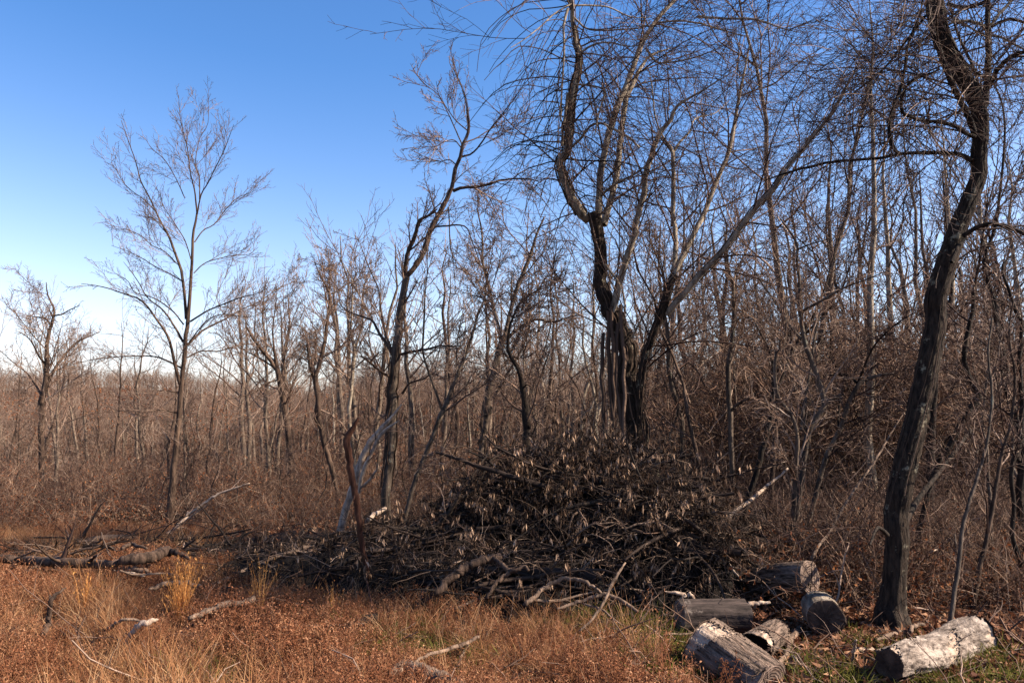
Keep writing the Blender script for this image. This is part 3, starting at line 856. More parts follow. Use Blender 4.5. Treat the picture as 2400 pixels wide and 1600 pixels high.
# vines hanging free from the left limb, and long cords from the fork to the ground
hp, hr = pack([liC[0], liC[21], liC[17]], 20)
hQ, hR = spawn(hp, hr, 26, t0=.05, t1=.9, ang=(50, 100), length=(.8, 2.2), absolute=True, n=10, up=-.16, wig=.12, rr=.3, rmin=.007, rmax=.012, rend=.004, taper_t=0, bias=(-.4, 0, 0), rng=rng)
vinesC += [(hQ[i], hR[i]) for i in range(len(hQ))]
for i in range(5):
    x0 = 1415 + i * 10 + rng.uniform(-6, 6)
    st = trace(['S', (x0, 745 + rng.uniform(-40, 40), 9), (x0 + rng.uniform(-10, 12), 900, 9), (x0 + 18 + rng.uniform(-12, 12), 1050, 8), (x0 + 40, 1190, 7)], 12.2, 11.8, wig=.4, rng=rng)
    vinesC.append(st)
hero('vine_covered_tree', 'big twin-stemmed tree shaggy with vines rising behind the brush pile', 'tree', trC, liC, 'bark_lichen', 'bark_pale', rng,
     [dict(m=9, trunk_m=6, trunk_t0=.45, t0=.1, length=(1.2, 3.4), absolute=True, ang=(30, 75), n=10, up=-.02, wig=.075, rr=.42, rmin=.006, rmax=.015, rend=.003, k=4, taper_t=.35),
      dict(m=9, t0=.08, length=(.25, .62), ang=(25, 55), n=7, up=-.02, wig=.09, rr=.5, rmin=.004, rend=.0025),
      dict(m=4, t0=.15, length=(.3, .6), ang=(25, 55), n=4, up=-.015, wig=.10, rr=.6, rmin=.003, rend=.002)], 'twig_dark', vines=vinesC, sides=14)

# -- big leaning tree on the right
Y = 7.7
trR = [T('D6', (850, 1000, 330), (860, 700, 235), (890, 400, 225), (905, 100, 225), 'C6', (900, 1100, 118), (940, 900, 116), (985, 700, 114), (1030, 520, 112), (1065, 330, 108), (1105, 130, 100), 'E3', (500, 800, 120), (560, 600, 118), (620, 420, 110), (680, 260, 100), (735, 130, 96), (770, 20, 92), 'E2', (1150, 1500, 135), (1165, 1300, 130), (1170, 1120, 128), (1140, 960, 135), (1060, 800, 145), (970, 640, 150), (880, 480, 150), (820, 320, 135), (790, 150, 125), (760, 0, 125), (730, -200, 110), (720, -500, 80), Y=Y, wig=.04, Y1=7.9)]
liR = [T('E2', (1190, 1000, 70), (1215, 850, 62), (1235, 700, 58), (1240, 500, 54), (1235, 300, 50), (1235, 100, 46), (1240, -100, 40), (1250, -400, 24), Y=7.9, Y1=8.4),
       T('E2', (1240, 800, 50), (1300, 690, 46), (1380, 580, 44), (1480, 510, 42), (1570, 480, 36), (1750, 440, 20), Y=8, Y1=7.4),
       T('E2', (1120, 1260, 40), (1030, 1220, 38), (930, 1160, 36), (800, 1120, 34), (660, 1115, 33), (560, 1085, 32), (460, 1040, 30), (440, 950, 28), (470, 830, 26), (540, 740, 22), (660, 690, 18), (800, 640, 10), Y=7.8, Y1=7.0),
       T('E2', (1090, 1480, 48), (1000, 1430, 42), (900, 1410, 38), (740, 1400, 36), (560, 1405, 34), (430, 1415, 30), (220, 1455, 28), (0, 1470, 26), 'C3', (2200, 1115, 20), (2050, 1150, 18), (1900, 1190, 15), (1750, 1240, 9), Y=7.8, Y1=8.8),
       T('E2', (430, 1415, 34), (370, 1360, 34), (335, 1260, 36), (330, 1120, 34), (370, 980, 32), (430, 820, 30), (470, 640, 28), (500, 430, 26), (560, 260, 24), (620, 100, 18), (640, -60, 12), Y=7.5, Y1=7.3),
       T('E2', (1110, 1220, 56), (1060, 1080, 54), (990, 930, 54), (920, 800, 52), (850, 640, 52), (790, 480, 50), (740, 330, 48), (700, 180, 44), (680, 60, 40), (690, -120, 30), Y=7.6, Y1=7.4),
       T('E2', (870, 40, 36), (960, 65, 36), (1080, 60, 34), (1200, 20, 32), (1300, -60, 20), Y=7.9, Y1=7.4),
       T('E2', (1180, 870, 24), (1100, 610, 26), (1010, 430, 26), (940, 250, 24), (890, 80, 18), Y=7.9, Y1=8.3),
       T('E2', (1215, 720, 26), (1120, 660, 24), (1020, 560, 22), (940, 440, 20), (860, 290, 16), Y=7.8, Y1=7.5),
       T('E2', (1235, 260, 34), (1150, 220, 30), (1050, 195, 28), (930, 205, 22), (860, 240, 14), Y=8.2, Y1=7.7),
       T('E2', (1260, 240, 30), (1330, 140, 30), (1410, 60, 30), (1480, -40, 22), Y=8.2, Y1=8.6),
       T('E2', (1270, 250, 28), (1360, 200, 30), (1450, 180, 30), (1560, 205, 24), (1700, 260, 14), Y=8.2, Y1=7.8),
       T('E2', (1260, 330, 24), (1360, 345, 22), (1460, 400, 20), (1570, 460, 16), (1680, 560, 10), Y=8.2, Y1=8.5),
       T('E2', (780, 640, 18), (690, 690, 18), (600, 720, 18), (500, 790, 16), (380, 930, 8), Y=7.5, Y1=7.1),
       T('E2', (660, 150, 26), (580, 260, 26), (500, 360, 24), (420, 460, 22), (310, 600, 20), (180, 720, 18), (0, 860, 14), (-120, 960, 8), Y=7.5, Y1=8.6),
       T('E2', (640, 90, 12), (520, 180, 11), (390, 260, 10), (220, 315, 9), (90, 345, 6), Y=7.4, Y1=6.8),
       T('E3', (670, 400, 28), (740, 355, 28), (830, 328, 26), (930, 340, 25), (1040, 385, 22), (1150, 450, 14), Y=7.7, Y1=7.2),
       T('E3', (600, 560, 24), (640, 470, 22), (690, 410, 20), Y=7.6, Y1=7.7),
       T('C6', (850, 1240, 26), (800, 1200, 16), (760, 1290, 10), Y=7.6, Y1=7.3),
       T('C6', (940, 1180, 34), (1010, 1050, 28), (1060, 990, 24), (1130, 900, 22), (1190, 820, 20), (1290, 690, 14), Y=7.9, Y1=8.8)]
vinesR = spiral_vines(trR[0], 5, rng, .004, 1.6)
hp, hr = pack([liR[4], liR[5], liR[0], liR[2], liR[14]], 20)
hQ, hR = spawn(hp, hr, 22, t0=.05, t1=.95, ang=(50, 100), length=(.6, 1.5), absolute=True, n=10, up=-.18, wig=.12, rr=.3, rmin=.004, rmax=.006, rend=.002, taper_t=0, rng=rng)
vinesR += [(hQ[i], hR[i]) for i in range(len(hQ))]
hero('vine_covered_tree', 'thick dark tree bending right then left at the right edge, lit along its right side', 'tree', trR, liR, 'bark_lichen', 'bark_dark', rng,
     [dict(m=9, trunk_m=8, trunk_t0=.5, t0=.1, length=(.8, 2.4), absolute=True, ang=(35, 80), n=10, up=-.045, wig=.08, rr=.42, rmin=.004, rmax=.010, rend=.002, k=4, taper_t=.3),
      dict(m=10, t0=.08, length=(.25, .62), ang=(25, 55), n=7, up=-.03, wig=.10, rr=.55, rmin=.0026, rend=.0018),
      dict(m=4, t0=.15, length=(.3, .6), ang=(25, 55), n=4, up=-.02, wig=.10, rr=.6, rmin=.002, rend=.0015)], 'twig_dark', vines=vinesR, sides=14, bare=3)

# -- right-hand wood, traced stems
SAP = [dict(m=8, trunk_m=9, trunk_t0=.35, t0=.2, length=(.22, .45), ang=(25, 55), n=7, up=.03, wig=.14, rr=.5, rmin=.006, rend=.004, rmax=.02, k=3),
       dict(m=7, t0=.15, length=(.35, .65), ang=(25, 60), n=5, up=.01, wig=.17, rr=.6, rmin=.0045, rend=.003),
       dict(m=5, t0=.2, length=(.3, .6), ang=(25, 60), n=4, up=0, wig=.18, rr=.6, rmin=.0035, rend=.0025)]
hero('bare_tree', 'grey sinuous tree just right of the twin-stemmed tree with a hooked side branch', 'tree',
     [T('C4', (1172, 1650, 34), (1170, 1450, 36), (1140, 1320, 34), (1100, 1190, 32), (1080, 1050, 32), (1075, 900, 30), (1065, 760, 26), (1040, 620, 18), (1050, 480, 16), (1010, 330, 13), (950, 170, 10), (945, 60, 6), Y=15)],
     [T('C4', (1110, 1160, 14), (1160, 1070, 14), (1220, 1030, 14), (1280, 1090, 14), (1330, 1190, 10), Y=15, Y1=14.4),
      T('C4', (1080, 860, 14), (1140, 790, 12), (1280, 710, 10), (1400, 710, 8), (1540, 670, 4), Y=15, Y1=15.8),
      T('C4', (1165, 1380, 12), (1185, 1320, 9), (1165, 1260, 5), Y=15, Y1=14.8)], 'bark_grey', 'bark_brown', rng, SAP, 'twig')
hero('bare_tree', 'mossy straight tree with a low curved side limb, right of the sinuous grey tree', 'tree',
     [T('D3', (2030, 520, 46), (2025, 200, 46), 'C4', (1505, 1560, 36), (1505, 1400, 36), (1495, 1250, 36), (1490, 1050, 34), (1515, 900, 32), (1528, 700, 30), (1522, 500, 26), (1490, 380, 18), (1480, 230, 13), (1460, 100, 8), Y=14)],
     [T('C4', (1510, 1360, 22), (1560, 1310, 18), (1640, 1270, 14), (1690, 1230, 8), Y=14, Y1=13.4),
      T('C4', (1520, 480, 18), (1570, 350, 14), (1640, 200, 11), (1700, 80, 7), Y=14, Y1=14.8),
      T('C4', (1545, 1340, 12), (1535, 1150, 11), (1520, 950, 9), (1560, 800, 5), Y=14, Y1=14.6),
      T('C4', (1530, 590, 12), (1400, 600, 11), (1300, 590, 9), (1190, 590, 5), Y=14, Y1=13.2)], 'bark_grey', 'bark_grey', rng, SAP, 'twig')
hero('bare_tree', 'scissor-like double-stemmed young tree behind the notched log', 'tree',
     [T('C6', (335, 1400, 40), (370, 1150, 34), (400, 950, 32), (425, 760, 32), (450, 670, 34), (505, 590, 34), (515, 530, 30), (490, 430, 28), (455, 330, 26), (415, 215, 24), (395, 80, 20), 'E4', (840, 400, 18), (825, 250, 15), (820, 150, 12), (740, 30, 8), Y=10.2, Y1=10.6)],
     [T('C6', (340, 1330, 24), (365, 1000, 24), (378, 740, 22), (350, 620, 20), (290, 540, 20), (265, 460, 18), (265, 290, 16), (310, 240, 13), (320, 100, 8), Y=10.2, Y1=9.7),
      T('C6', (400, 690, 18), (415, 560, 18), (440, 420, 15), (470, 200, 12), (510, 20, 8), Y=10.3, Y1=11),
      T('C6', (400, 210, 18), (330, 130, 16), (270, 30, 12), 'E4', (650, 380, 10), (590, 290, 7), (480, 200, 4), Y=10.5, Y1=11.4),
      T('C6', (520, 555, 22), (570, 520, 20), (620, 500, 14), Y=10.4, Y1=10.1),
      T('E4', (835, 520, 16), (950, 460, 14), (1060, 395, 11), (1180, 350, 8), (1300, 300, 4), Y=10.5, Y1=9.6),
      T('E4', (825, 190, 10), (900, 160, 8), (1010, 130, 5), Y=10.6, Y1=10)], 'bark_grey', 'bark_grey', rng, SAP, 'twig')
hero('bare_tree', 'dark slanting young tree crossing behind the scissor-like double stem', 'tree',
     [T('C6', (115, 1060, 30), (160, 920, 30), (210, 740, 28), (240, 600, 26), (250, 500, 24), (290, 430, 24), (330, 320, 22), (375, 230, 20), 'E4', (900, 560, 16), (960, 430, 12), (1010, 250, 9), (1050, 60, 5), Y=11.8)],
     [T('C6', (250, 480, 14), (240, 300, 12), (170, 150, 9), (110, 20, 5), Y=11.8, Y1=12.4),
      T('C6', (390, 220, 12), (480, 120, 10), (560, 40, 6), Y=11.8, Y1=11)], 'bark_dark', 'bark_dark', rng, SAP, 'twig_dark')
hero('bare_tree', 'dark upright young tree beside the slanting one, right of the pale pole', 'tree',
     [T('C6', (235, 1180, 28), (245, 950, 26), (262, 720, 26), (275, 560, 24), (275, 420, 22), (300, 330, 18), (350, 200, 14), 'E4', (760, 560, 10), (770, 400, 8), (740, 250, 5), Y=12.4)],
     [T('C6', (270, 380, 12), (262, 260, 10), (240, 120, 6), Y=12.4, Y1=12.8)], 'bark_brown', 'bark_dark', rng, SAP, 'twig')
hero('bare_tree', 'slim elbow-jointed tree between the scissor-like double stem and the thick dark tree', 'tree',
     [T('C6', (420, 1290, 28), (450, 1130, 26), (500, 930, 25), (545, 790, 24), (600, 690, 24), (635, 580, 24), (680, 480, 24), (715, 430, 22), (800, 405, 16), (890, 390, 9), Y=10.6)],
     [T('C6', (690, 440, 14), (640, 400, 12), (540, 400, 7), Y=10.6, Y1=11), T('C6', (700, 430, 12), (780, 250, 10), (900, 130, 8), (1000, 70, 5), Y=10.6, Y1=9.8),
      T('C6', (590, 700, 11), (600, 560, 10), (615, 470, 6), Y=10.6, Y1=10.9)], 'bark_grey', 'bark_dark', rng, SAP, 'twig_dark')
hero('bare_tree', 'dark straight trunk directly behind the thick leaning tree', 'tree',
     [T('C6', (1072, 1350, 48), (1070, 1100, 46), (1075, 850, 46), (1090, 600, 40), (1100, 350, 34), (1120, 100, 26), 'E3', (600, 780, 22), (580, 500, 18), (560, 200, 14), (545, 0, 9), Y=13)], [],
     'bark_dark', 'bark_dark', rng, SAP, 'twig_dark')
hero('bare_tree', 'dark bowed stem curving like a bracket right of the thick leaning tree', 'tree',
     [T('C6', (1060, 1030, 24), (1110, 880, 28), (1180, 770, 30), (1225, 670, 30), (1290, 570, 30), (1330, 520, 30), (1310, 460, 28), (1270, 390, 26), (1255, 290, 26), (1270, 180, 24), (1300, 50, 22), 'E3', (740, 720, 18), (770, 560, 16), (800, 350, 12), (830, 100, 8), Y=9.8)],
     [T('C6', (1120, 850, 14), (1160, 740, 12), (1220, 700, 8), Y=9.8, Y1=9.4), T('E3', (760, 620, 12), (720, 480, 10), (640, 320, 6), Y=9.8, Y1=10.4)], 'bark_dark', 'bark_dark', rng, SAP, 'twig_dark')
hero('bare_tree', 'thin pale-sided sapling standing beside the pale peeling log', 'tree',
     [T('D6', (1470, 900, 48), (1500, 700, 46), (1540, 400, 46), (1580, 100, 42), 'C6', (1240, 1220, 20), (1285, 1050, 18), (1340, 880, 16), (1380, 720, 14), (1400, 500, 13), (1380, 300, 11), (1400, 100, 9), Y=7.6, Y1=8.2)],
     [T('D6', (1560, 480, 20), (1540, 200, 18), (1510, 0, 14), Y=7.7, Y1=8.1)], 'bark_grey', 'bark_grey', rng, SAP, 'twig_dark')
hero('bare_tree', 'thin dark sapling leaning right, second in the row at the lower right', 'tree',
     [T('D6', (1710, 700, 60), (1750, 450, 58), (1800, 250, 52), (1850, 50, 46), 'C6', (1390, 1160, 22), (1420, 1000, 20), (1450, 820, 18), (1500, 650, 16), (1520, 400, 14), (1490, 200, 11), (1510, 20, 8), Y=8.6, Y1=9)],
     [], 'bark_brown', 'bark_dark', rng, SAP, 'twig_dark')
hero('bare_tree', 'pale kinked sapling with a side shoot at mid height near the right edge', 'tree',
     [T('D6', (1940, 450, 50), (1925, 250, 46), (1890, 50, 46), 'C6', (1395, 1120, 20), (1380, 950, 18), (1375, 800, 16), (1350, 650, 13), (1370, 450, 11), (1400, 250, 8), Y=9.6, Y1=9.9)],
     [], 'bark_grey', 'bark_grey', rng, SAP, 'twig')
hero('bare_tree', 'crooked sapling with a bulging foot at the far right edge', 'tree',
     [T('D6', (2190, 470, 62), (2210, 330, 50), (2160, 180, 44), (2120, 0, 44), 'C6', (1515, 1080, 20), (1500, 900, 22), (1540, 780, 24), (1560, 560, 24), (1545, 350, 22), (1560, 100, 18), 'E3', (1010, 900, 20), (950, 720, 18), (910, 590, 16), (980, 510, 12), Y=8.9, Y1=9.2)],
     [T('C6', (1540, 850, 22), (1530, 600, 20), (1460, 450, 16), (1440, 200, 12), (1400, 0, 8), Y=9, Y1=9.6)], 'bark_dark', 'bark_dark', rng, SAP, 'twig_dark')
hero('bare_tree', 'tall dark stem running up the right edge of the view', 'tree',
     [T('C6', (1555, 1250, 40), (1545, 1000, 40), (1560, 800, 38), (1500, 560, 34), (1460, 300, 30), (1420, 100, 28), 'E3', (860, 780, 24), (800, 560, 22), (870, 350, 20), (900, 100, 16), 'E2', (1390, 1300, 20), (1370, 950, 18), (1290, 780, 14), Y=10.4)],
     [T('E3', (920, 800, 20), (860, 780, 18), (830, 640, 14), (770, 520, 9), Y=10.2, Y1=10.8)], 'bark_dark', 'bark_dark', rng, SAP, 'twig_dark')
print('heroes done')
#@@PART2@@


# ------------------------------------------------------------------ lying wood: helpers
def ground_hit(px, py, lift=0.0, near=3.5, far=60.0):
    Ys = np.geomspace(near, far, 500)
    p = at(px, py, Ys)
    d = p[:, 2] - ground_z(p[:, 0], p[:, 1]) - lift
    i = int(np.argmax(d < 0))
    if i == 0:
        i = 499 if d[0] > 0 else 1
    return float(Ys[i])


def lie(*pts, lift=0.03, n=None, wig=.3, lifts=None):
    """Trace a branch lying on (or `lifts` metres above) the ground; every point finds its own distance."""
    crop, P, R = None, [], []
    k = 0
    for p in pts:
        if isinstance(p, str):
            crop = CROP[p]
            continue
        x, y, w = crop[0] + p[0] * crop[2], crop[1] + p[1] * crop[2], p[2] * crop[2]
        Y = ground_hit(x, y, lift if lifts is None else lifts[k])
        P.append(at(x, y, Y))
        R.append(w * .5 / FPX * Y)
        k += 1
    P, R = np.array(P), np.array(R)
    # keep the depth changes gentle along the branch
    return resample(P, R, n or max(8, 4 * len(P)), wig)


def branch(name, label, cat, strands, mat, group=None, twigs=0, k=8, twig_mat='twig'):
    """A fallen branch: its stem, its side branches, its fine twigs."""
    c = strands[0][0][len(strands[0][0]) // 2]
    if len(strands) == 1 and not twigs:
        s = Soup().tubes(strands[0][0] - c, strands[0][1], k)
        s.cap(strands[0][0] - c, strands[0][1], k)
        o = s.build(name, M[mat])
        o.location = tuple(c)
        return tag(o, label, cat, group)
    t = thing(name, label, cat, tuple(c), group)
    for i, st in enumerate(strands):
        s = Soup().tubes(st[0], st[1], k)
        s.cap(st[0], st[1], k)
        s.build('stem' if i == 0 else 'side_branch', M[mat], t)
    if twigs:
        P, R = pack(strands)
        Q, RR = spawn(P, R, twigs, t0=.3, length=(.15, .4), n=6, wig=.2, up=-.03, rmin=.004, rend=.002, rng=rng)
        s = Soup().tubes(Q, RR, 3, rng)
        Q2, R2 = spawn(Q, RR, 4, t0=.2, length=(.3, .5), n=4, wig=.2, rmin=.003, rend=.002, rng=rng)
        s.tubes(Q2, R2, 3, rng)
        s.build('twigs', M[twig_mat], t, kind='stuff')
    return t


def sawn_log(label, a, b, r0, r1, bark, seed, face='cut', hollow=(0, 0), rough=.06, group='sawn logs dumped beside the brush pile', bow=0.0, torn=0):
    g = np.random.default_rng(seed)
    a, b = np.asarray(a, float), np.asarray(b, float)
    mid = (a + b) / 2
    L = np.linalg.norm(b - a)
    rotq = Vector((b - a) / L).to_track_quat('Z', 'Y')
    t = thing('sawn_log', label, 'log', tuple(mid), group)
    t.rotation_mode = 'QUATERNION'
    t.rotation_quaternion = rotq
    n, k = (64, 84) if torn else (30, 48)
    z = np.linspace(-L / 2, L / 2, n)
    th = np.arange(k) * 2 * np.pi / k
    rr = np.interp(z, [-L / 2, L / 2], [r0, r1])[:, None] * np.ones((1, k))
    for m in range(1, 9):
        rr *= 1 + rough * g.normal() / m * np.cos(m * th + g.uniform(0, 6.28) + z[:, None] * g.normal(0, 2.0))
    ridg = sum(np.sin(th * f + g.uniform(0, 6.28) + z[:, None] * g.normal(0, 6)) for f in (9, 13, 17)) / 3
    rr *= 1 + rough * .35 * ridg + g.normal(0, rough * .12, rr.shape)
    cx = bow * (1 - (2 * z / L) ** 2)
    v = np.stack([cx[:, None] + rr * np.cos(th), rr * np.sin(th), np.broadcast_to(z[:, None], rr.shape)], -1)
    i = np.arange(n - 1)[:, None] * k
    j = np.arange(k)[None]
    j2 = (j + 1) % k
    quads = np.stack([i + j, i + j2, i + k + j2, i + k + j], -1)
    if torn:
        w_ = np.stack([cx[:, None] + rr * .90 * np.cos(th), rr * .90 * np.sin(th), np.broadcast_to(z[:, None], rr.shape)], -1)
        Soup().add_(w_.reshape(-1, 3), quads.reshape(-1, 4)).build('bare_wood', M['dead_pale']).parent = t
        zz_, tt_ = np.meshgrid(z / L, th, indexing='ij')
        f_ = sum(np.sin(zz_ * a_ + tt_ * m_ + p_) for a_, m_, p_ in zip(g.uniform(4, 16, 5), (1, 2, 3, 2, 1), g.uniform(0, 6.28, 5))) / 2
        f_ = f_ + g.normal(0, .25, f_.shape) + 1.1 * np.clip(np.abs(zz_) - .36, 0, 1) / .14
        quads = quads[f_[:-1] < 1.45 - torn]
    s = Soup()
    s.add(v.reshape(-1, 3), quads.reshape(-1, 4))
    o = s.build('bark', M[bark])
    o.parent = t
    for e, (row, zz, sg) in enumerate(((0, -L / 2, -1), (n - 1, L / 2, 1))):
        ring = v[row]
        c = Soup()
        c0 = ring.mean(0)
        rings = [ring * 1.0]
        inner = hollow[e]
        depth = .0
        for f in (.93, .6, .3):
            q = c0 + (ring - c0) * f
            q[:, 2] = zz + sg * (.004 if f > .9 else 0.004 - (r0 * .5 if inner and f < inner else 0)) + g.normal(0, .0015, k)
            rings.append(q)
        vv = np.concatenate(rings + [np.array([[c0[0], c0[1], zz + sg * .004 - sg * (r0 * .6 if inner else 0)]])])
        qd, tr = [], []
        for m in range(3):
            u = np.stack([m * k + j[0], m * k + j2[0], (m + 1) * k + j2[0], (m + 1) * k + j[0]], -1)
            qd.append(u if sg > 0 else u[:, ::-1])
        u = np.stack([3 * k + j[0], 3 * k + j2[0], np.full(k, 4 * k)], -1)
        tr = u if sg > 0 else u[:, ::-1]
        c.add(vv, np.concatenate(qd), tr)
        f_ = c.build('cut_face', M['hole'] if inner else M[face], smooth=False)
        f_.parent = t
    return t


# ------------------------------------------------------------------ the brush pile
BUMPS = [(-3.7, 11.2, 1.3, .9, .26), (.75, 11.4, 1.8, 1.9, 1.62), (1.88, 9.7, .80, 1.3, 1.22), (-1.1, 10.2, 1.6, 1.6, .55), (-2.4, 10.2, 1.3, 1.1, .30), (.35, 9.2, 1.9, 1.35, .52),
         (1.25, 10.4, 1.3, 1.3, .95)]

BW = np.array([.08, .22, .30, .10, .06, .16, .08])


def pile_h(x, y):
    h = np.zeros(np.broadcast(x, y).shape)
    for cx, cy, rx, ry, hh in BUMPS:
        d = ((x - cx) / rx) ** 2 + ((y - cy) / ry) ** 2
        h = np.maximum(h, hh * np.clip(1 - d, 0, 1) ** .6)
    return h


def wave3(p):
    return np.sin(p[:, 0] * 1.9 + 1) * np.cos(p[:, 2] * 3.1 + p[:, 0]) + .6 * np.sin(p[:, 0] * 4.3 + p[:, 1] * 2.7 + p[:, 2] * 5)


def make_pile():
    g = np.random.default_rng(31)
    t = thing('brush_pile', 'big dark heap of cut branches with withered brown leaves in the middle of the clearing', 'brush pile', (.4, 10.2, float(ground_z(.4, 10.2))))
    # added near-black mound that keeps the inside of the heap dark
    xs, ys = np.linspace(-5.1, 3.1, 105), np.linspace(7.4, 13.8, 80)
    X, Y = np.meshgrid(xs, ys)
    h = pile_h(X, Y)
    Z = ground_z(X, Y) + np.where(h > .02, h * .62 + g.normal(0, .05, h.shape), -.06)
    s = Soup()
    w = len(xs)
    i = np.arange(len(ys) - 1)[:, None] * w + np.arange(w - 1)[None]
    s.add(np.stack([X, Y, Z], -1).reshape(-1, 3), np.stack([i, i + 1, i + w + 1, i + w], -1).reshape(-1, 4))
    s.build('core', M['shade_core'], t, kind='stuff')
    # branches thrown on the heap

    def on_pile(n):
        out = []
        while len(out) < n:
            if g.random() < .45:                        # the steep flanks get their share
                cx, cy, rx, ry, _ = BUMPS[g.choice(len(BUMPS), p=BW)]
                q, a = g.random() ** .3 * .99, g.uniform(0, 6.283)
                x, y = cx + rx * q * math.cos(a), cy + ry * q * math.sin(a)
            else:
                x, y = g.uniform(-4.9, 2.95), g.uniform(7.7, 13.4)
            hh = float(pile_h(x, y))
            if hh > .03 and g.random() < .35 + hh:
                out.append((x, y, float(ground_z(x, y)) + hh))
        return np.array(out)
    n = 420
    c = on_pile(n)
    az = g.normal(0, 1.0, n) * .9 + np.where(g.random(n) < .5, 0, np.pi)
    L = g.uniform(.6, 1.9, n)
    P = np.empty((n, 9, 3))
    d = np.stack([np.cos(az), np.sin(az) * .7, g.normal(.12, .22, n)], -1)
    P[:, 0] = c - d * L[:, None] * .4 - [0, 0, .05]
    for q in range(1, 9):
        d = unit(d + g.normal(0, .13, (n, 3)) + [0, 0, -.05])
        P[:, q] = P[:, q - 1] + d * L[:, None] / 8
    floor = ground_z(P[..., 0], P[..., 1]) + pile_h(P[..., 0], P[..., 1]) * .8 + .02
    P[..., 2] = np.maximum(P[..., 2], floor)
    r = g.gamma(2, .006, n) + .006
    R = r[:, None] * np.linspace(1, .35, 9)
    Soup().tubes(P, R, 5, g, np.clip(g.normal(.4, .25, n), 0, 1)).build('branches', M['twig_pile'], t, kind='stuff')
    tw = Soup()
    Q, RQ = spawn(P, R, 7, t0=.15, ang=(25, 75), length=(.2, .55), absolute=True, n=7, up=-.10, wig=.17, rr=.5, rmin=.0035, rmax=.007, rend=.002, taper_t=.2, bias=(0, -.2, .12), rng=g)
    tw.tubes(Q, RQ, 3, g, g.random(len(Q)) ** 1.6)
    # finer sprays standing off the skin of the heap
    c2 = on_pile(1700)
    m = len(c2)
    P2 = np.empty((m, 8, 3))
    d = unit(np.stack([g.normal(0, .8, m), g.normal(-.35, .7, m), np.abs(g.normal(.5, .4, m))], -1))
    P2[:, 0] = c2 - [0, 0, .1]
    L2 = g.uniform(.3, .95, m)
    for q in range(1, 8):
        d = unit(d + g.normal(0, .1, (m, 3)) + [0, 0, -.15])
        P2[:, q] = P2[:, q - 1] + d * L2[:, None] / 7
    R2 = np.linspace(.006, .002, 8)[None] * g.uniform(.7, 1.4, (m, 1))
    tw.tubes(P2, R2, 3, g, g.random(m) ** 1.2)
    Q3, R3 = spawn(P2, R2, 5, t0=.2, length=(.25, .5), n=5, up=-.08, wig=.15, rmin=.0025, rend=.0018, rng=g)
    tw.tubes(Q3, R3, 3, g, g.random(len(Q3)))
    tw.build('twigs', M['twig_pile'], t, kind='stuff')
    # withered leaves hanging in bunches
    lf = Soup()
    for PP, per in ((Q, 3), (Q3, 4), (P2, 6)):
        keep = g.random(len(PP)) < np.clip(.12 + .7 * pile_h(PP[:, 0, 0], PP[:, 0, 1]), .1, .95)
        PP = PP[keep]
        hollow = wave3(PP[:, 0] * 1.7) < -.35
        PP = PP[~hollow]
        idx = np.repeat(np.arange(len(PP)), 2)
        k = PP.shape[1]
        f = g.uniform(.45, 1, len(idx)) * (k - 1.001)
        i0 = f.astype(int)
        pos = PP[idx, i0] * (1 - (f - i0))[:, None] + PP[idx, i0 + 1] * (f - i0)[:, None]
        lean = g.normal(0, .22, (len(idx), 3)) + [0, 0, -1]
        tone = g.random(len(idx))
        rp = np.repeat(np.arange(len(pos)), per)
        D = lean[rp] + g.normal(0, .20, (len(rp), 3))
        sz = g.uniform(.55, 1.3, len(rp))
        leaf_quads(lf, pos[rp] + g.normal(0, .014, (len(rp), 3)), D, .0095 * sz, .085 * sz, g, fold=.6, tint=np.clip(tone[rp] ** 1.3 + g.normal(0, .12, len(rp)), 0, 1))
    lf.build('withered_leaves', M['leaf_pile'], t, kind='stuff', smooth=False)


make_pile()


def pt(*pts, **kw):
    """Trace with an own distance per point: (x, y, w, Y)."""
    crop, P, R = None, [], []
    for p in pts:
        if isinstance(p, str):
            crop = CROP[p]
            continue
        x, y = crop[0] + p[0] * crop[2], crop[1] + p[1] * crop[2]
        P.append(at(x, y, p[3]))
        R.append(p[2] * crop[2] * .5 / FPX * p[3])
    return resample(np.array(P), np.array(R), kw.get('n', max(8, 4 * len(P))), kw.get('wig', .28))


# branches that can be told apart on and around the heap
branch('fallen_branch', 'thick dark branch with a pale forked limb in front of the pile centre', 'branch',
       [pt('D2', (930, 1300, 52, 7.9), (1010, 1220, 56, 8.0), (1100, 1145, 58, 8.1), (1200, 1090, 56, 8.2), (1300, 1060, 54, 8.3), (1390, 1040, 50, 8.35)),
        pt('D2', (1350, 1050, 30, 8.3), (1400, 1095, 28, 8.1), (1450, 1140, 34, 8.0), (1510, 1130, 26, 7.95), (1560, 1110, 22, 7.95), (1585, 1135, 18, 7.9)),
        pt('D2', (1460, 1145, 30, 8.0), (1400, 1190, 28, 7.95), (1340, 1250, 26, 7.9), (1290, 1330, 24, 7.85))], 'bark_brown', k=9)
branch('fallen_branch', 'arched grey bough springing from the dark centre of the heap', 'branch',
       [pt('D2', (1560, 1380, 34, 7.7), (1650, 1290, 32, 7.8), (1740, 1225, 30, 7.9), (1830, 1190, 28, 7.9), (1930, 1200, 26, 7.85), (2010, 1235, 24, 7.8), (2090, 1290, 16, 7.75))], 'dead_grey')
branch('fallen_branch', 'low bent pale branch lying at the pile right front', 'branch',
       [pt('D2', (1780, 1400, 18, 7.5), (1920, 1360, 26, 7.6), (2020, 1325, 28, 7.6), (2120, 1305, 28, 7.6), (2200, 1330, 26, 7.55), (2340, 1420, 22, 7.4)),
        pt('D2', (1960, 1365, 16, 7.55), (2080, 1400, 16, 7.4), (2180, 1480, 14, 7.3), (2330, 1560, 10, 7.2))], 'dead_grey')
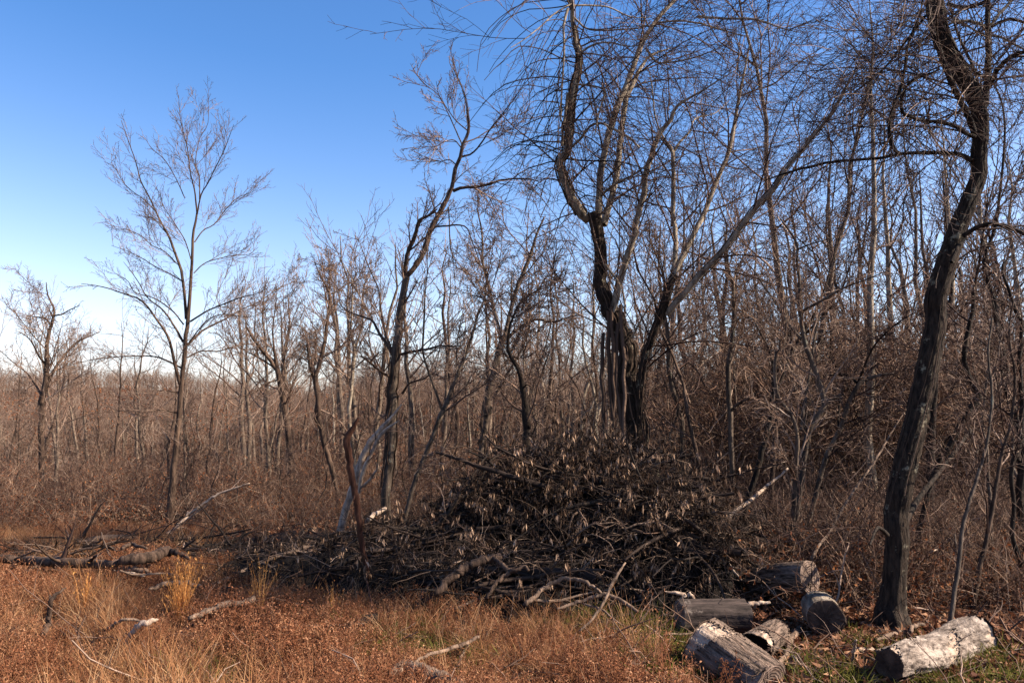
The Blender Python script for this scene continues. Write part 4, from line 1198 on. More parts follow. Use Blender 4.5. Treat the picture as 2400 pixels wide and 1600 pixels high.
branch('fallen_branch', 'straight thin stick slanting up right across the dark hollow of the pile', 'branch',
       [pt('D2', (1930, 1560, 16, 7.2), (2050, 1440, 18, 7.3), (2110, 1340, 20, 7.4), (2180, 1190, 22, 7.6), (2250, 1080, 12, 7.8))], 'dead_grey')
branch('pole', 'long pale pole leaning out of the pile to the right', 'branch',
       [pt('D3', (1840, 750, 20, 9.3), (1880, 715, 36, 9.35), (2000, 620, 38, 9.6), (2150, 510, 36, 9.9), (2300, 390, 32, 10.3), 'C6', (330, 890, 10, 10.8))], 'dead_pale')
branch('pole', 'slender pale pole rising from the notched log toward the thick right tree', 'branch',
       [pt('C6', (450, 1370, 20, 8.7), (490, 1300, 16, 8.8), (550, 1220, 13, 9.0), (640, 1060, 12, 9.3), (780, 860, 12, 9.7), (880, 690, 8, 10.0), (950, 580, 6, 10.2))], 'dead_grey')
branch('fallen_branch', 'pale arching twiggy branch curling over the top of the dark hollow', 'branch',
       [pt('D3', (500, 900, 14, 8.8), (610, 790, 18, 8.75), (720, 710, 18, 8.7), (830, 690, 16, 8.7), (960, 688, 14, 8.7), (1030, 745, 10, 8.7)),
        pt('D3', (840, 680, 10, 8.7), (900, 630, 12, 8.7), (960, 660, 10, 8.7), (1020, 740, 7, 8.7)),
        pt('D3', (650, 800, 8, 8.7), (760, 795, 11, 8.6), (880, 860, 10, 8.5), (960, 970, 7, 8.5))], 'dead_grey', twigs=6)
branch('fallen_branch', 'forked grey branch lying across the black hollow below the right hump', 'branch',
       [pt('D3', (1030, 745, 20, 8.7), (1150, 700, 20, 8.7), (1260, 680, 18, 8.7), (1380, 630, 16, 8.75), (1440, 590, 14, 8.8), (1530, 590, 8, 8.8)),
        pt('D3', (1260, 680, 12, 8.7), (1370, 690, 12, 8.6), (1440, 720, 9, 8.5), (1510, 755, 6, 8.5))], 'dead_grey', twigs=4)
branch('fallen_branch', 'bare whitish branch hanging down the right flank of the pile', 'branch',
       [pt('D3', (1800, 830, 12, 8.9), (1880, 900, 16, 8.8), (1960, 970, 18, 8.7), (2000, 1060, 18, 8.6), (2050, 1140, 18, 8.5), (2110, 1210, 12, 8.4)),
        pt('D3', (1970, 980, 12, 8.7), (1985, 930, 10, 8.7), (1975, 880, 6, 8.7))], 'dead_pale', twigs=3)
branch('fallen_branch', 'long dark bough sloping up along the left shoulder of the heap', 'branch',
       [pt('D2', (600, 840, 20, 9.8), (880, 850, 34, 9.9), (1000, 780, 36, 10.0), (1080, 670, 30, 10.1), (1220, 580, 28, 10.3), (1350, 500, 30, 10.5), (1520, 440, 34, 10.8)),
        pt('D2', (1010, 780, 16, 10.0), (1090, 660, 16, 10.0), (1120, 600, 10, 10.1)),
        pt('D2', (1150, 600, 14, 10.2), (1230, 430, 14, 10.3), (1330, 320, 12, 10.5), (1430, 270, 8, 10.7)),
        pt('D2', (1250, 570, 14, 10.3), (1290, 420, 14, 10.4), (1380, 340, 11, 10.6), (1480, 310, 6, 10.8))], 'bark_dark', twigs=8, twig_mat='twig_dark')
branch('fallen_branch', 'dark rough bough lying along the top of the right hump', 'branch',
       [pt('D3', (480, 560, 26, 9.5), (640, 520, 40, 9.5), (800, 490, 44, 9.5), (950, 460, 30, 9.6), (1060, 400, 20, 9.7), (1180, 360, 12, 9.8)),
        pt('D3', (820, 480, 14, 9.5), (960, 485, 13, 9.4), (1030, 520, 8, 9.4))], 'bark_dark', twigs=6)
branch('fallen_branch', 'pale thin branch sticking out right of the hump', 'branch',
       [pt('D3', (1450, 490, 16, 9.3), (1600, 520, 18, 9.3), (1750, 530, 20, 9.3), (1880, 530, 18, 9.3), (1960, 560, 10, 9.3))], 'dead_grey', twigs=4)
branch('cut_branch', 'short cut pale branch end lying on top of the pile left shoulder', 'branch',
       [pt('D2', (480, 785, 32, 10.2), (540, 745, 30, 10.5), (600, 705, 26, 10.8))], 'dead_pale')
branch('fallen_branch', 'long bleached branch along the upper edge of the pile left tail', 'branch',
       [pt('D1', (1500, 880, 22, 9.2), (1640, 815, 34, 9.6), (1800, 740, 34, 9.9), (1960, 680, 30, 10.1), (2100, 635, 26, 10.3), (2230, 595, 20, 10.4), (2350, 565, 14, 10.4), 'D2', (360, 900, 14, 10.4)),
        pt('D1', (1800, 740, 14, 9.9), (1850, 755, 14, 9.7), (1900, 790, 8, 9.6))], 'dead_grey', twigs=5)

# branches lying in the grass, left to right
branch('fallen_log', 'long dark fallen trunk lying across the grass at the left edge', 'log',
       [lie('D1', (-120, 705, 58), (0, 712, 60), (200, 725, 64), (420, 735, 66), (620, 745, 66), (800, 752, 50), lift=.24, wig=.08, n=30),
        lie('D1', (420, 735, 20), (330, 690, 14), (270, 635, 11), (235, 600, 7), lifts=[.26, .4, .55, .7]),
        lie('D1', (260, 760, 22), (220, 775, 18), (190, 800, 12), lift=.18),
        lie('D1', (100, 715, 14), (220, 665, 10), (300, 630, 6), lifts=[.24, .38, .5])], 'bark_brown', twigs=3, twig_mat='twig_dark')
branch('fallen_log', 'broken dark trunk with pale torn end at the foot of the tall left tree', 'log',
       [lie('D1', (840, 720, 60), (930, 715, 78), (1040, 705, 80), (1110, 670, 74), (1160, 655, 64), lift=.30, wig=.08, n=24),
        lie('D1', (1150, 655, 44), (1210, 665, 44), (1270, 690, 30), (1310, 715, 14), lift=.30),
        lie('D1', (840, 640, 24), (900, 610, 24), (960, 625, 22), (1020, 640, 14), lift=.42)], 'bark_brown', k=10)
branch('fallen_branch', 'smooth pale curved branch arching from the ground toward the tall left tree', 'branch',
       [pt('D1', (1035, 610, 22, 15.0), (1100, 570, 26, 15.2), (1200, 510, 26, 15.6), (1250, 460, 24, 15.9), (1290, 410, 22, 16.0), (1350, 375, 20, 16.0), (1420, 320, 18, 16.0), (1520, 260, 16, 16.0), (1620, 225, 12, 16.0), (1720, 190, 6, 16.0)),
        pt('D1', (1240, 480, 11, 15.9), (1330, 410, 9, 15.6), (1430, 340, 5, 15.4))], 'dead_pale', twigs=3)
for lab, st, mt in (
        ('grey-brown branch lying just below the broken dark trunk', [lie('D1', (760, 770, 20), (860, 780, 34), (960, 795, 34), (1050, 800, 22), lift=.18)], 'dead_grey'),
        ('short white branch in the grass below the fallen trunks', [lie('D1', (770, 790, 10), (870, 805, 18), (940, 820, 22), (1000, 830, 12), lift=.16)], 'dead_pale'),
        ('pale flat arching branch behind the orange grass clump', [lie('D1', (1030, 920, 20), (1110, 895, 34), (1200, 880, 38), (1290, 885, 36), (1390, 905, 22), lift=.27)], 'dead_grey'),
        ('grey log piece with a broken bend right of the orange grass clump', [lie('D1', (1300, 1120, 30), (1400, 1085, 40), (1500, 1045, 44), (1590, 1020, 46), (1640, 1015, 44), (1760, 985, 42), lift=.25)], 'dead_grey'),
        ('bleached split branch curving up in the grass at lower left', [lie('E5', (1320, 1150, 28), (1370, 1060, 44), (1440, 980, 56), (1520, 940, 64), (1600, 915, 50), (1660, 905, 16), lifts=[.12, .2, .27, .31, .32, .32])], 'dead_pale'),
        ('bent grey branch arching left of the bleached split branch', [lie('E5', (1100, 1010, 36), (1180, 960, 34), (1290, 910, 32), (1400, 895, 32), (1490, 935, 24), lifts=[.12, .2, .28, .28, .24])], 'dead_grey'),
        ('forked dry twig crossing the grass at the bottom centre', [lie('D4', (1090, 1030, 18), (1180, 985, 22), (1330, 940, 28), (1450, 895, 28), (1540, 855, 20), lift=.2), lie('D4', (1395, 1060, 16), (1410, 1000, 20), (1450, 930, 20), (1460, 890, 18), lift=.12)], 'dead_grey'),
        ('thin pale branch lying in the shade at the pile left front', [lie('D4', (30, 740, 14), (230, 770, 16), (450, 785, 20), (600, 775, 20), (760, 765, 12), lift=.14)], 'dead_grey'),
        ('dark burnt-looking limb lying below the red-brown dead stem', [lie('D4', (600, 800, 30), (680, 770, 44), (760, 745, 50), (820, 720, 46), lift=.14)], 'bark_dark'),
        ('thin stick leaning below the red-brown dead stem', [pt('D2', (465, 1190, 9, 8.6), (490, 1300, 11, 8.2), (520, 1430, 14, 7.8), (540, 1500, 18, 7.7))], 'bark_red'),
        ('pale stick pointing up right from the lower left of the pile', [lie('D2', (960, 1490, 12), (1040, 1430, 14), (1120, 1380, 14), (1250, 1330, 10), lifts=[.02, .08, .14, .2])], 'dead_pale'),
        ('crooked pale branch in the leaves left of the peeling log', [lie('D6', (470, 1215, 40), (560, 1215, 50), (650, 1225, 54), lift=.04)], 'dead_pale'),
        ('mossy stub branch touching the left end of the peeling log', [lie('D6', (690, 1240, 50), (760, 1225, 56), (840, 1235, 40), lift=.05)], 'dead_pale'),
        ('white upright splinter beside the crooked pale branch', [lie('D6', (430, 1420, 26), (440, 1320, 30), (455, 1210, 34), (475, 1110, 20), lifts=[.02, .1, .2, .3])], 'dead_pale'),
        ('lichened branch lying above the peeling log toward the dark tree foot', [lie('D6', (680, 1125, 44), (800, 1080, 56), (920, 1045, 60), (1030, 1030, 40), lift=.05), lie('D6', (1040, 1030, 40), (1090, 970, 44), (1200, 950, 30), lift=.1)], 'dead_grey'),
        ('long thin branch running down right below the peeling log', [lie('D6', (470, 1195, 18), (620, 1300, 26), (780, 1370, 28), (960, 1450, 26), (1100, 1560, 18), lift=.05)], 'dead_grey'),
        ('branch lying in front of the peeling log along its foot', [lie('D6', (800, 1385, 22), (950, 1390, 30), (1060, 1400, 28), (1180, 1430, 18), lift=.04)], 'dead_grey'),
        ('pale bent stick on the leaves right of the rough log', [lie('D5', (1590, 1310, 30), (1620, 1290, 34), (1680, 1370, 28), (1760, 1410, 26), (1870, 1430, 18), lifts=[.03, .1, .06, .04, .03])], 'dead_pale'),
        ('scarred pale limb lying between the hollow log and the end-on log', [lie('D5', (1450, 1380, 40), (1520, 1300, 60), (1560, 1180, 70), (1600, 1080, 70), (1680, 990, 60), lift=.06)], 'dead_grey'),
        ('pale limb stub sticking out of the smooth dark log right end', [pt('D5', (1110, 740, 60, 7.6), (1200, 735, 44, 7.6), (1300, 725, 36, 7.6), (1370, 720, 24, 7.6))], 'dead_pale'),
        ('thin pale fallen branch on the forest floor behind the saplings', [lie('D6', (1540, 620, 22), (1680, 640, 24), (1830, 650, 24), (2020, 700, 14), lift=.06)], 'dead_pale'),
        ('forked pale dead branch propped right of the dark tree trunk', [lie('D6', (1010, 395, 16), (1110, 390, 18), (1170, 310, 20), (1230, 235, 20), (1280, 185, 18), (1360, 160, 12), lifts=[.05, .05, .2, .4, .5, .5])], 'dead_pale'),
        ('level bleached branch behind the dark tree trunk', [lie('D6', (1090, 55, 18), (1200, 80, 20), (1320, 100, 18), (1420, 60, 12), lifts=[.4, .4, .4, .5])], 'dead_pale'),
        ('bent twig on the grass left of the rough log', [lie('D5', (170, 1110, 22), (270, 1060, 24), (430, 1050, 24), (600, 1045, 22), (690, 1080, 14), lifts=[.06, .12, .12, .1, .05])], 'dead_grey')):
    branch('fallen_branch', lab, 'branch', st, mt)
branch('dead_stub', 'dark curved dead stub standing in the grass at lower left', 'branch',
       [pt('E5', (455, 1060, 62, 6.9), (490, 960, 56, 6.95), (515, 850, 50, 7.0), (525, 760, 46, 7.0), (545, 690, 44, 7.0), (590, 640, 34, 7.05), (640, 600, 26, 7.1), (690, 565, 14, 7.15)),
        pt('E5', (530, 720, 26, 7.0), (525, 660, 20, 7.0), (520, 640, 12, 7.0))], 'bark_brown', k=10)
branch('fallen_log', 'weathered hollow log end cut off by the bottom edge of the view', 'log',
       [lie('D4', (930, 1130, 60), (1000, 1070, 100), (1080, 1080, 110), (1180, 1120, 120), (1300, 1160, 110), (1430, 1185, 60), lift=.14, wig=.06),
        lie('D4', (900, 1110, 50), (930, 1080, 70), (1010, 1045, 80), lift=.04)], 'dead_grey', k=14)

# the sawn logs
E = lambda cx, cy, Yv, c='D5': at(CROP[c][0] + cx * CROP[c][2], CROP[c][1] + cy * CROP[c][2], Yv)
sawn_log('large rough-barked sawn log tilted in the foreground with torn bark patches', E(640, 1165, 6.5), E(1330, 1640, 6.05), .225, .215, 'bark_log', 1, rough=.09, torn=.45)
sawn_log('small hollow log with ragged bark just behind the large tilted log', E(1190, 1190, 6.75), E(1400, 1050, 7.25), .125, .135, 'bark_log', 2, hollow=(.7, 0), rough=.12, torn=.2)
sawn_log('smooth dark log lying level across the view left of the hollow one', E(420, 850, 7.5), E(1110, 840, 7.6), .145, .15, 'bark_smooth', 3, rough=.09, bow=.02)
t4 = sawn_log('dark log with a pale notched cut end facing right, farthest back of the logs', E(1790, 465, 8.35), E(1200, 470, 8.9), .17, .15, 'bark_log', 4, rough=.07)
f_ = (E(1790, 465, 8.35) - E(1200, 470, 8.9))
f_ = f_ / np.linalg.norm(f_)
c_ = E(1790, 465, 8.35) + f_ * .006
u_ = unit(np.cross(f_, [0, 0, 1.0])[None])[0]
w_ = np.cross(u_, f_)
for nm, pts, rad in (('knot_hole', [(.055, -.055), (.055, -.06)], .02), ('crack', [(-.06, .14), (-.02, .02), (.05, -.12)], .004)):
    q = np.array([c_ + u_ * a_ + w_ * b_ for a_, b_ in pts])
    if nm == 'knot_hole':
        q = np.array([c_ + u_ * .055 - w_ * .05 - f_ * .03, c_ + u_ * .055 - w_ * .05])
    sp_ = Soup().tubes(q - np.array(t4.location), np.full(len(q), rad), 10)
    sp_.cap(q - np.array(t4.location), np.full(len(q), rad), 10)
    o_ = sp_.build(nm, M['hole'])
    o_.parent = t4
    o_.rotation_mode = 'QUATERNION'
    o_.rotation_quaternion = t4.rotation_quaternion.inverted()
sawn_log('pale smooth log pointing its shaded cut end at the viewer, right of the others', E(1950, 880, 7.45), E(1870, 770, 8.0), .165, .165, 'bark_pale', 5, face='cut_old', rough=.06)
sawn_log('long pale log with flaking bark lying in the leaves at lower right', E(840, 1350, 6.15, 'D6') - [0, 0, .03], E(1740, 1095, 6.95, 'D6') - [0, 0, .03], .115, .185, 'bark_peeled', 6, face='cut_old', rough=.14, bow=.04, torn=.55)
sp = Soup()
for pts in ([(260, 605), (380, 630), (480, 640), (420, 690)], [(500, 690), (520, 630), (560, 680), (570, 695)]):
    st = pt('D5', *[(x, y, w, 7.9) for (x, y), w in zip(pts, (8, 40, 46, 20))], n=10)
    sp.tubes(st[0], st[1], 5)
tag(sp.build('wood_splinters', M['dead_pale']), 'white torn wood splinters behind the left end of the smooth dark log', 'splinters')

# ------------------------------------------------------------------ grass, weeds, leaves
g = np.random.default_rng(5)


def loose(name, soup, mat, smooth=True):
    return soup.build(name, mat, link=False, smooth=smooth)


def blades(n, h, spread, lean, width, rng, droop=.5, k=4):
    """A tuft of flat tapering grass blades."""
    s = Soup()
    a = rng.uniform(0, 6.283, n)
    rad = spread * np.sqrt(rng.random(n))
    P = np.empty((n, k, 3))
    P[:, 0] = np.stack([np.cos(a) * rad, np.sin(a) * rad, np.full(n, -.02)], -1)
    b = rng.uniform(0, 6.283, n)
    ln = np.abs(rng.normal(0, lean, n))
    d = unit(np.stack([np.cos(b) * ln, np.sin(b) * ln, np.ones(n)], -1))
    L = h * rng.uniform(.45, 1.1, n)
    for j in range(1, k):
        d = unit(d + np.stack([np.cos(b), np.sin(b), -np.ones(n) * .6], -1) * (droop * rng.uniform(.1, .6, n))[:, None] + rng.normal(0, .10, (n, 3)))
        P[:, j] = P[:, j - 1] + d * (L / (k - 1))[:, None]
    W = width * rng.uniform(.6, 1.3, n)
    S = unit(np.cross(P[:, -1] - P[:, 0], rng.normal(0, 1, (n, 3))))
    taper = np.linspace(1, .12, k)
    l, r = P - S[:, None] * (W[:, None] * taper)[..., None], P + S[:, None] * (W[:, None] * taper)[..., None]
    v = np.stack([l, r], 2).reshape(-1, 3)
    i = np.arange(n)[:, None] * 2 * k + np.arange(k - 1)[None] * 2
    s.add(v, np.stack([i, i + 1, i + 3, i + 2], -1).reshape(-1, 4), tint=np.repeat(rng.random(n), 2 * k))
    return s


def weed(n, h, rng, leafy=6):
    s = Soup()
    P = np.empty((n, 5, 3))
    P[:, 0] = rng.normal(0, .04, (n, 3)) * [1, 1, 0] - [0, 0, .02]
    d = unit(rng.normal(0, .35, (n, 3)) + [0, 0, 1])
    L = h * rng.uniform(.5, 1.1, n)
    for j in range(1, 5):
        d = unit(d + rng.normal(0, .15, (n, 3)))
        P[:, j] = P[:, j - 1] + d * L[:, None] / 4
    R = np.linspace(.0022, .0012, 5)[None] * np.ones((n, 1))
    s.tubes(P, R, 3, rng)
    Q, RQ = spawn(P, R, 4, t0=.3, length=(.25, .5), n=3, up=.08, wig=.15, rmin=.0012, rend=.001, rng=rng)
    s.tubes(Q, RQ, 3, rng)
    pos = np.concatenate([Q[:, -1], Q[:, 1], P[:, -1]])
    pos = np.repeat(pos, leafy // 3 + 1, 0) + rng.normal(0, .012, (len(pos) * (leafy // 3 + 1), 3))
    leaf_quads(s, pos, rng.normal(0, .7, pos.shape) + [0, 0, -.2], rng.uniform(.002, .0048, len(pos)), rng.uniform(.010, .022, len(pos)), rng)
    return s


straw = [loose('straw_tuft', blades(34, .20, .13, .85, .0038, g, 1.1), M['grass_straw']) for _ in range(4)]
straw += [loose('straw_tuft', blades(16, .38, .10, .3, .003, g, .4), M['grass_straw']) for _ in range(2)]
rust = [loose('rust_weed', weed(10, .24, g, 3), M['grass_rust']) for _ in range(4)]
rust += [loose('rust_tuft', blades(36, .15, .12, 1.0, .0036, g, 1.1), M['grass_rust']) for _ in range(3)]
green = [loose('green_tuft', blades(60, .10, .10, .6, .003, g, .6), M['grass_green']) for _ in range(2)]


def wave(x, y, f, s=0.0):
    return np.sin(x * f + s) * np.cos(y * f * 1.3 + s * 2) + .6 * np.sin(x * f * 2.3 + y * f * 1.7 + s * 3)


def field_points(n, rng, y0=4.3, y1=21.0):
    y = y0 + (y1 - y0) * rng.random(n) ** 1.25
    x = rng.uniform(-.78, .36, n) * y
    px = 1200 + x / y * FPX
    # the clearing: open on the left, closed off by the heap and by the wood on the right
    edge = np.interp(y, [4.3, 6.5, 7.6, 8.6, 9.5, 11, 14, 21], [1640, 1500, 1480, 980, 640, 560, 520, 430])
    keep = px < edge + rng.normal(0, 60, n)
    x, y = x[keep], y[keep]
    keep = pile_h(x, y) < .12
    return x[keep], y[keep]


def put(x, y, dz=0.0):
    return np.stack([x, y, ground_z(x, y) + dz], -1)


x, y = field_points(50000, g)
bare = wave(x, y, 2.6, 4.0) + .5 * wave(x, y, 6.0, 2.0) > .75      # gaps where the dark soil shows
x, y = x[~bare], y[~bare]
far_left = (x / y < -.30)
kind = g.random(len(x))
w1 = wave(x, y, 1.1, 1.0)
p_straw = np.clip(.27 + .12 * w1 + .14 * far_left + .03 * (y - 6), .08, .8)
is_straw = kind < p_straw
pk = np.where(g.random(len(x)) < .8, g.integers(0, 4, len(x)), g.integers(4, 6, len(x)))
scatter('dry_grass', put(x, y)[is_straw], straw, g.uniform(.55, 1.15, is_straw.sum()) * np.clip(1 + .25 * w1[is_straw], .6, 1.4) * np.clip(1.25 - y[is_straw] * .035, .65, 1.1), g, .22, pick=pk[is_straw])
is_rust = ~is_straw & (kind < .985)
pr = np.where(g.random(is_rust.sum()) < .38, g.integers(0, 4, is_rust.sum()), g.integers(4, 7, is_rust.sum()))
scatter('rusty_weeds', put(x, y)[is_rust], rust, g.uniform(.55, 1.25, is_rust.sum()) * np.clip(1 - .3 * w1[is_rust], .5, 1.5), g, .2, pick=pr)
gx, gy = [], []
for cx, cy, rr, n in ((640, 1510, .32, 130), (880, 1515, .30, 120), (1440, 1470, .35, 150), (1530, 1560, .25, 110), (2190, 1570, .4, 80), (1080, 1560, .2, 50), (420, 1590, .25, 50), (1960, 1600, .3, 20)):
    Yh = ground_hit(cx, cy)
    c = at(cx, cy, Yh)
    gx += list(c[0] + g.normal(0, rr, n))
    gy += list(c[1] + g.normal(0, rr, n))
scatter('green_grass', put(np.array(gx), np.array(gy)), green, g.uniform(1.0, 2.3, len(gx)), g, .2)

# single tall clumps
for lab, cr, cx, cy, wpx, hpx, nb, mt in (
        ('glowing orange clump of tall straw in the middle of the left clearing', 'D1', 1245, 1180, 90, 440, 150, 'grass_tall'),
        ('tall thin straw stalks beside the broken grey log piece', 'D1', 1780, 1150, 50, 480, 26, 'grass_tall'),
        ('tall faint straw stalks left of the orange clump', 'D1', 585, 1120, 60, 370, 26, 'grass_tall'),
        ('small clump of upright straw at the pile left front', 'D2', 230, 1470, 60, 260, 18, 'grass_tall'),
        ('upright brown weed stalks left of the smooth dark log', 'D5', 160, 1480, 200, 800, 26, 'grass_rust')):
    X_, Y_ = CROP[cr][0] + cx * CROP[cr][2], CROP[cr][1] + cy * CROP[cr][2]
    d = ground_hit(X_, Y_)
    c = at(X_, Y_, d)
    hh, ww = hpx * CROP[cr][2] / FPX * d, wpx * CROP[cr][2] / FPX * d
    s = blades(nb, hh, ww * .45, .07, .0035, g, .06, 6)
    tips = np.concatenate([v_.reshape(-1, 12, 3)[:, 6:].reshape(-1, 3) for v_ in s.v])
    tips = tips[g.random(len(tips)) < .8] + g.normal(0, .006, 3)
    leaf_quads(s, tips, g.normal(0, .3, tips.shape) + [0, 0, 1], g.uniform(.002, .005, len(tips)), g.uniform(.015, .04, len(tips)), g)
    o = s.build('weed_clump' if 'weed' in lab else 'tall_grass', M[mt])
    o.location = (c[0], c[1], float(ground_z(c[0], c[1])))
    tag(o, lab, 'weeds' if 'weed' in lab else 'tall grass')

# fallen leaves
lt = []
for i in range(5):
    s = Soup()
    a = np.linspace(0, 2 * np.pi, 9)[:-1]
    rad = np.array([1, .55, .85, .5, .75, .5, .85, .55]) * g.uniform(.8, 1.2, 8)
    v = np.stack([np.cos(a) * rad * .045, np.sin(a) * rad * .028, np.abs(np.sin(a)) * g.uniform(.005, .02) + .02 * g.uniform(-1, 1) * np.cos(a) ** 2], -1)
    v = np.vstack([v, [0, 0, 0]])
    s.add(v, t=np.stack([np.arange(8), (np.arange(8) + 1) % 8, np.full(8, 8)], -1), tint=np.full(9, g.random()))
    lt.append(loose('fallen_leaf', s, M['leaf_litter'], False))
n = 30000
y = 4.2 + 24 * g.random(n) ** 1.4
x = g.uniform(-.15, .80, n) * y
px = 1200 + x / y * FPX
keep = (px > 1380 + g.normal(0, 60, n)) & (pile_h(x, y) < .1)
x, y = x[keep], y[keep]
xf, yf = field_points(2500, g, 4.3, 14)
x, y = np.r_[x, xf], np.r_[y, yf]
for bx, by, sp_, cnt in ((1.45, 6.45, .35, 350), (2.0, 7.7, .4, 300), (2.75, 7.7, .35, 300), (3.5, 7.6, .4, 500), (3.6, 6.7, .5, 600), (2.3, 8.6, .5, 300)):
    x, y = np.r_[x, bx + g.normal(0, sp_, cnt)], np.r_[y, by + g.normal(0, sp_, cnt)]      # drifts banked against logs and trunk
m = len(x)
scatter('fallen_leaves', put(x, y, g.uniform(.005, .05, m)), lt, g.uniform(.6, 1.7, m), g,
        rot=np.stack([g.normal(0, .6, m), g.normal(0, .6, m), g.uniform(0, 6.28, m)], -1))
# leaves farther back read as a carpet: bigger drifts
n = 40000
y = 14 + 46 * g.random(n)
x = g.uniform(-.75, .85, n) * y
keep = ~((x / y < -.38) & (y < 21))
x, y = x[keep], y[keep]
m = len(x)
scatter('leaf_drifts', put(x, y, g.uniform(.01, .12, m)), lt, g.uniform(1.0, 2.0, m), g,
        rot=np.stack([g.normal(0, .7, m), g.normal(0, .7, m), g.uniform(0, 6.28, m)], -1))

# loose sticks lying about, too many to count
n = 1500
y = 4.6 + 8 * g.random(n) ** 1.2
x = np.where(g.random(n) < .62, g.uniform(.10, .75, n) * y, g.uniform(-.62, .2, n) * y)
h = pile_h(x, y)
az = g.uniform(0, 6.28, n)
P = np.empty((n, 6, 3))
P[:, 0] = put(x, y, .02)
P[:, 0, 2] += h * .9
d = np.stack([np.cos(az), np.sin(az), g.normal(.1, .2, n)], -1)
L = g.gamma(2, .13, n) + .12
for j in range(1, 6):
    d = unit(d + g.normal(0, .2, (n, 3)))
    P[:, j] = P[:, j - 1] + d * L[:, None] / 5
P[..., 2] = np.maximum(P[..., 2], ground_z(P[..., 0], P[..., 1]) + .01)
R = (g.gamma(2, .0022, n) + .0025)[:, None] * np.linspace(1, .45, 6)
s = Soup().tubes(P, R, 4, g)
Q, RQ = spawn(P, R, 2, length=(.3, .6), n=4, wig=.2, rmin=.002, rend=.0015, rng=g)
s.tubes(Q, RQ, 3, g)
tag(s.build('ground_sticks', M['twig']), kind='stuff')


# broken limbs littering the line between the long fallen log and the heap
n = 270
x, y = g.uniform(-7.5, -2.6, n), g.normal(11.3, .9, n)
az = g.normal(.1, .7, n) + np.where(g.random(n) < .5, 0, np.pi)
P = np.empty((n, 8, 3))
P[:, 0] = put(x, y, .06)
d = np.stack([np.cos(az), np.sin(az), g.normal(.03, .07, n)], -1)
L = g.gamma(2.5, .22, n) + .2
for j in range(1, 8):
    d = unit(d + g.normal(0, .18, (n, 3)) + [0, 0, -.03])
    P[:, j] = P[:, j - 1] + d * L[:, None] / 7
P[..., 2] = np.maximum(P[..., 2], ground_z(P[..., 0], P[..., 1]) + .06)
R = (g.gamma(1.6, .008, n) + .006)[:, None] * np.linspace(1, .5, 8)
s = Soup().tubes(P, R, 5, g)
Q, RQ = spawn(P, R, 3, length=(.3, .7), n=6, wig=.2, rmin=.003, rend=.002, rng=g)
s.tubes(Q, RQ, 3, g)
tag(s.build('broken_branches', M['twig_pile']), kind='stuff')


# ------------------------------------------------------------------ the wood behind
def wood_template(seed, form, leafy=0):
    """Trunk and crown of one background tree, ten metres tall."""
    r = np.random.default_rng(seed)
    n = 12
    z = np.linspace(0, 10, n)
    amp = r.uniform(.15, .4)
    P = np.stack([np.cumsum(r.normal(0, amp, n)) * .35, np.cumsum(r.normal(0, amp, n)) * .35, z], -1)
    P[:, :2] -= P[0, :2]
    P[0, 2] = -.5
    base = dict(wide=.13, pole=.095, broom=.14)[form] * r.uniform(.85, 1.15)
    R = base * np.linspace(1, .06, n) ** .8
    trunk = Soup().tubes(P, R, 7, r)
    t0 = dict(wide=.28, pole=.45, broom=.40)[form]
    up = dict(wide=.06, pole=.10, broom=.16)[form]
    ln = dict(wide=(.32, .62), pole=(.18, .36), broom=(.32, .6))[form]
    Q, RQ = spawn(P[None], R[None], dict(wide=10, pole=10, broom=11)[form], t0=t0, t1=.97, ang=(30, 62), length=ln, n=8, up=up, wig=.13, rr=.40, rmin=.016, rend=.007, taper_t=.55, rng=r)
    crown = Soup().tubes(Q, RQ, 5, r)
    Q2, R2 = spawn(Q, RQ, 6, t0=.15, length=(.25, .6), ang=(22, 48), n=6, up=up * .7, wig=.12, rr=.5, rmin=.009, rend=.006, rng=r)
    crown.tubes(Q2, R2, 3, r)
    Q3, R3 = spawn(Q2, R2, 4, t0=.12, length=(.3, .65), ang=(22, 48), n=4, up=.04, wig=.12, rr=.6, rmin=.007, rend=.0045, rng=r)
    crown.tubes(Q3, R3, 3, r)
    if leafy:
        e = np.concatenate([Q3[:, -1], Q3[:, 2], Q2[:, -1]])
        low = e[:, 2] < 6.5
        e = e[low]
        e = e[r.choice(len(e), min(leafy, len(e)), replace=False)]
        lf = Soup()
        leaf_quads(lf, e, r.normal(0, .5, e.shape) + [0, 0, -.8], r.uniform(.03, .05, len(e)), r.uniform(.09, .15, len(e)), r)
        return trunk, crown, lf
    return trunk, crown, None


FORMS = [('wide', 0), ('wide', 0), ('broom', 0), ('pole', 0), ('pole', 0), ('broom', 0), ('wide', 700), ('pole', 0), ('wide', 500), ('pole', 0)]
TEMPL = []
for i, (form, leafy) in enumerate(FORMS):
    a, b, c = wood_template(100 + i, form, leafy)
    mt, mc = a.mesh('trunk'), b.mesh('crown')
    mt.materials.append(M[('bark_wood', 'bark_brown', 'bark_wood', 'bark_wood', 'bark_pale')[i % 5]])
    mc.materials.append(M['twig'])
    ml = None
    if c:
        ml = c.mesh('leaves', False)
        ml.materials.append(M['leaf_red'])
    TEMPL.append((mt, mc, ml))


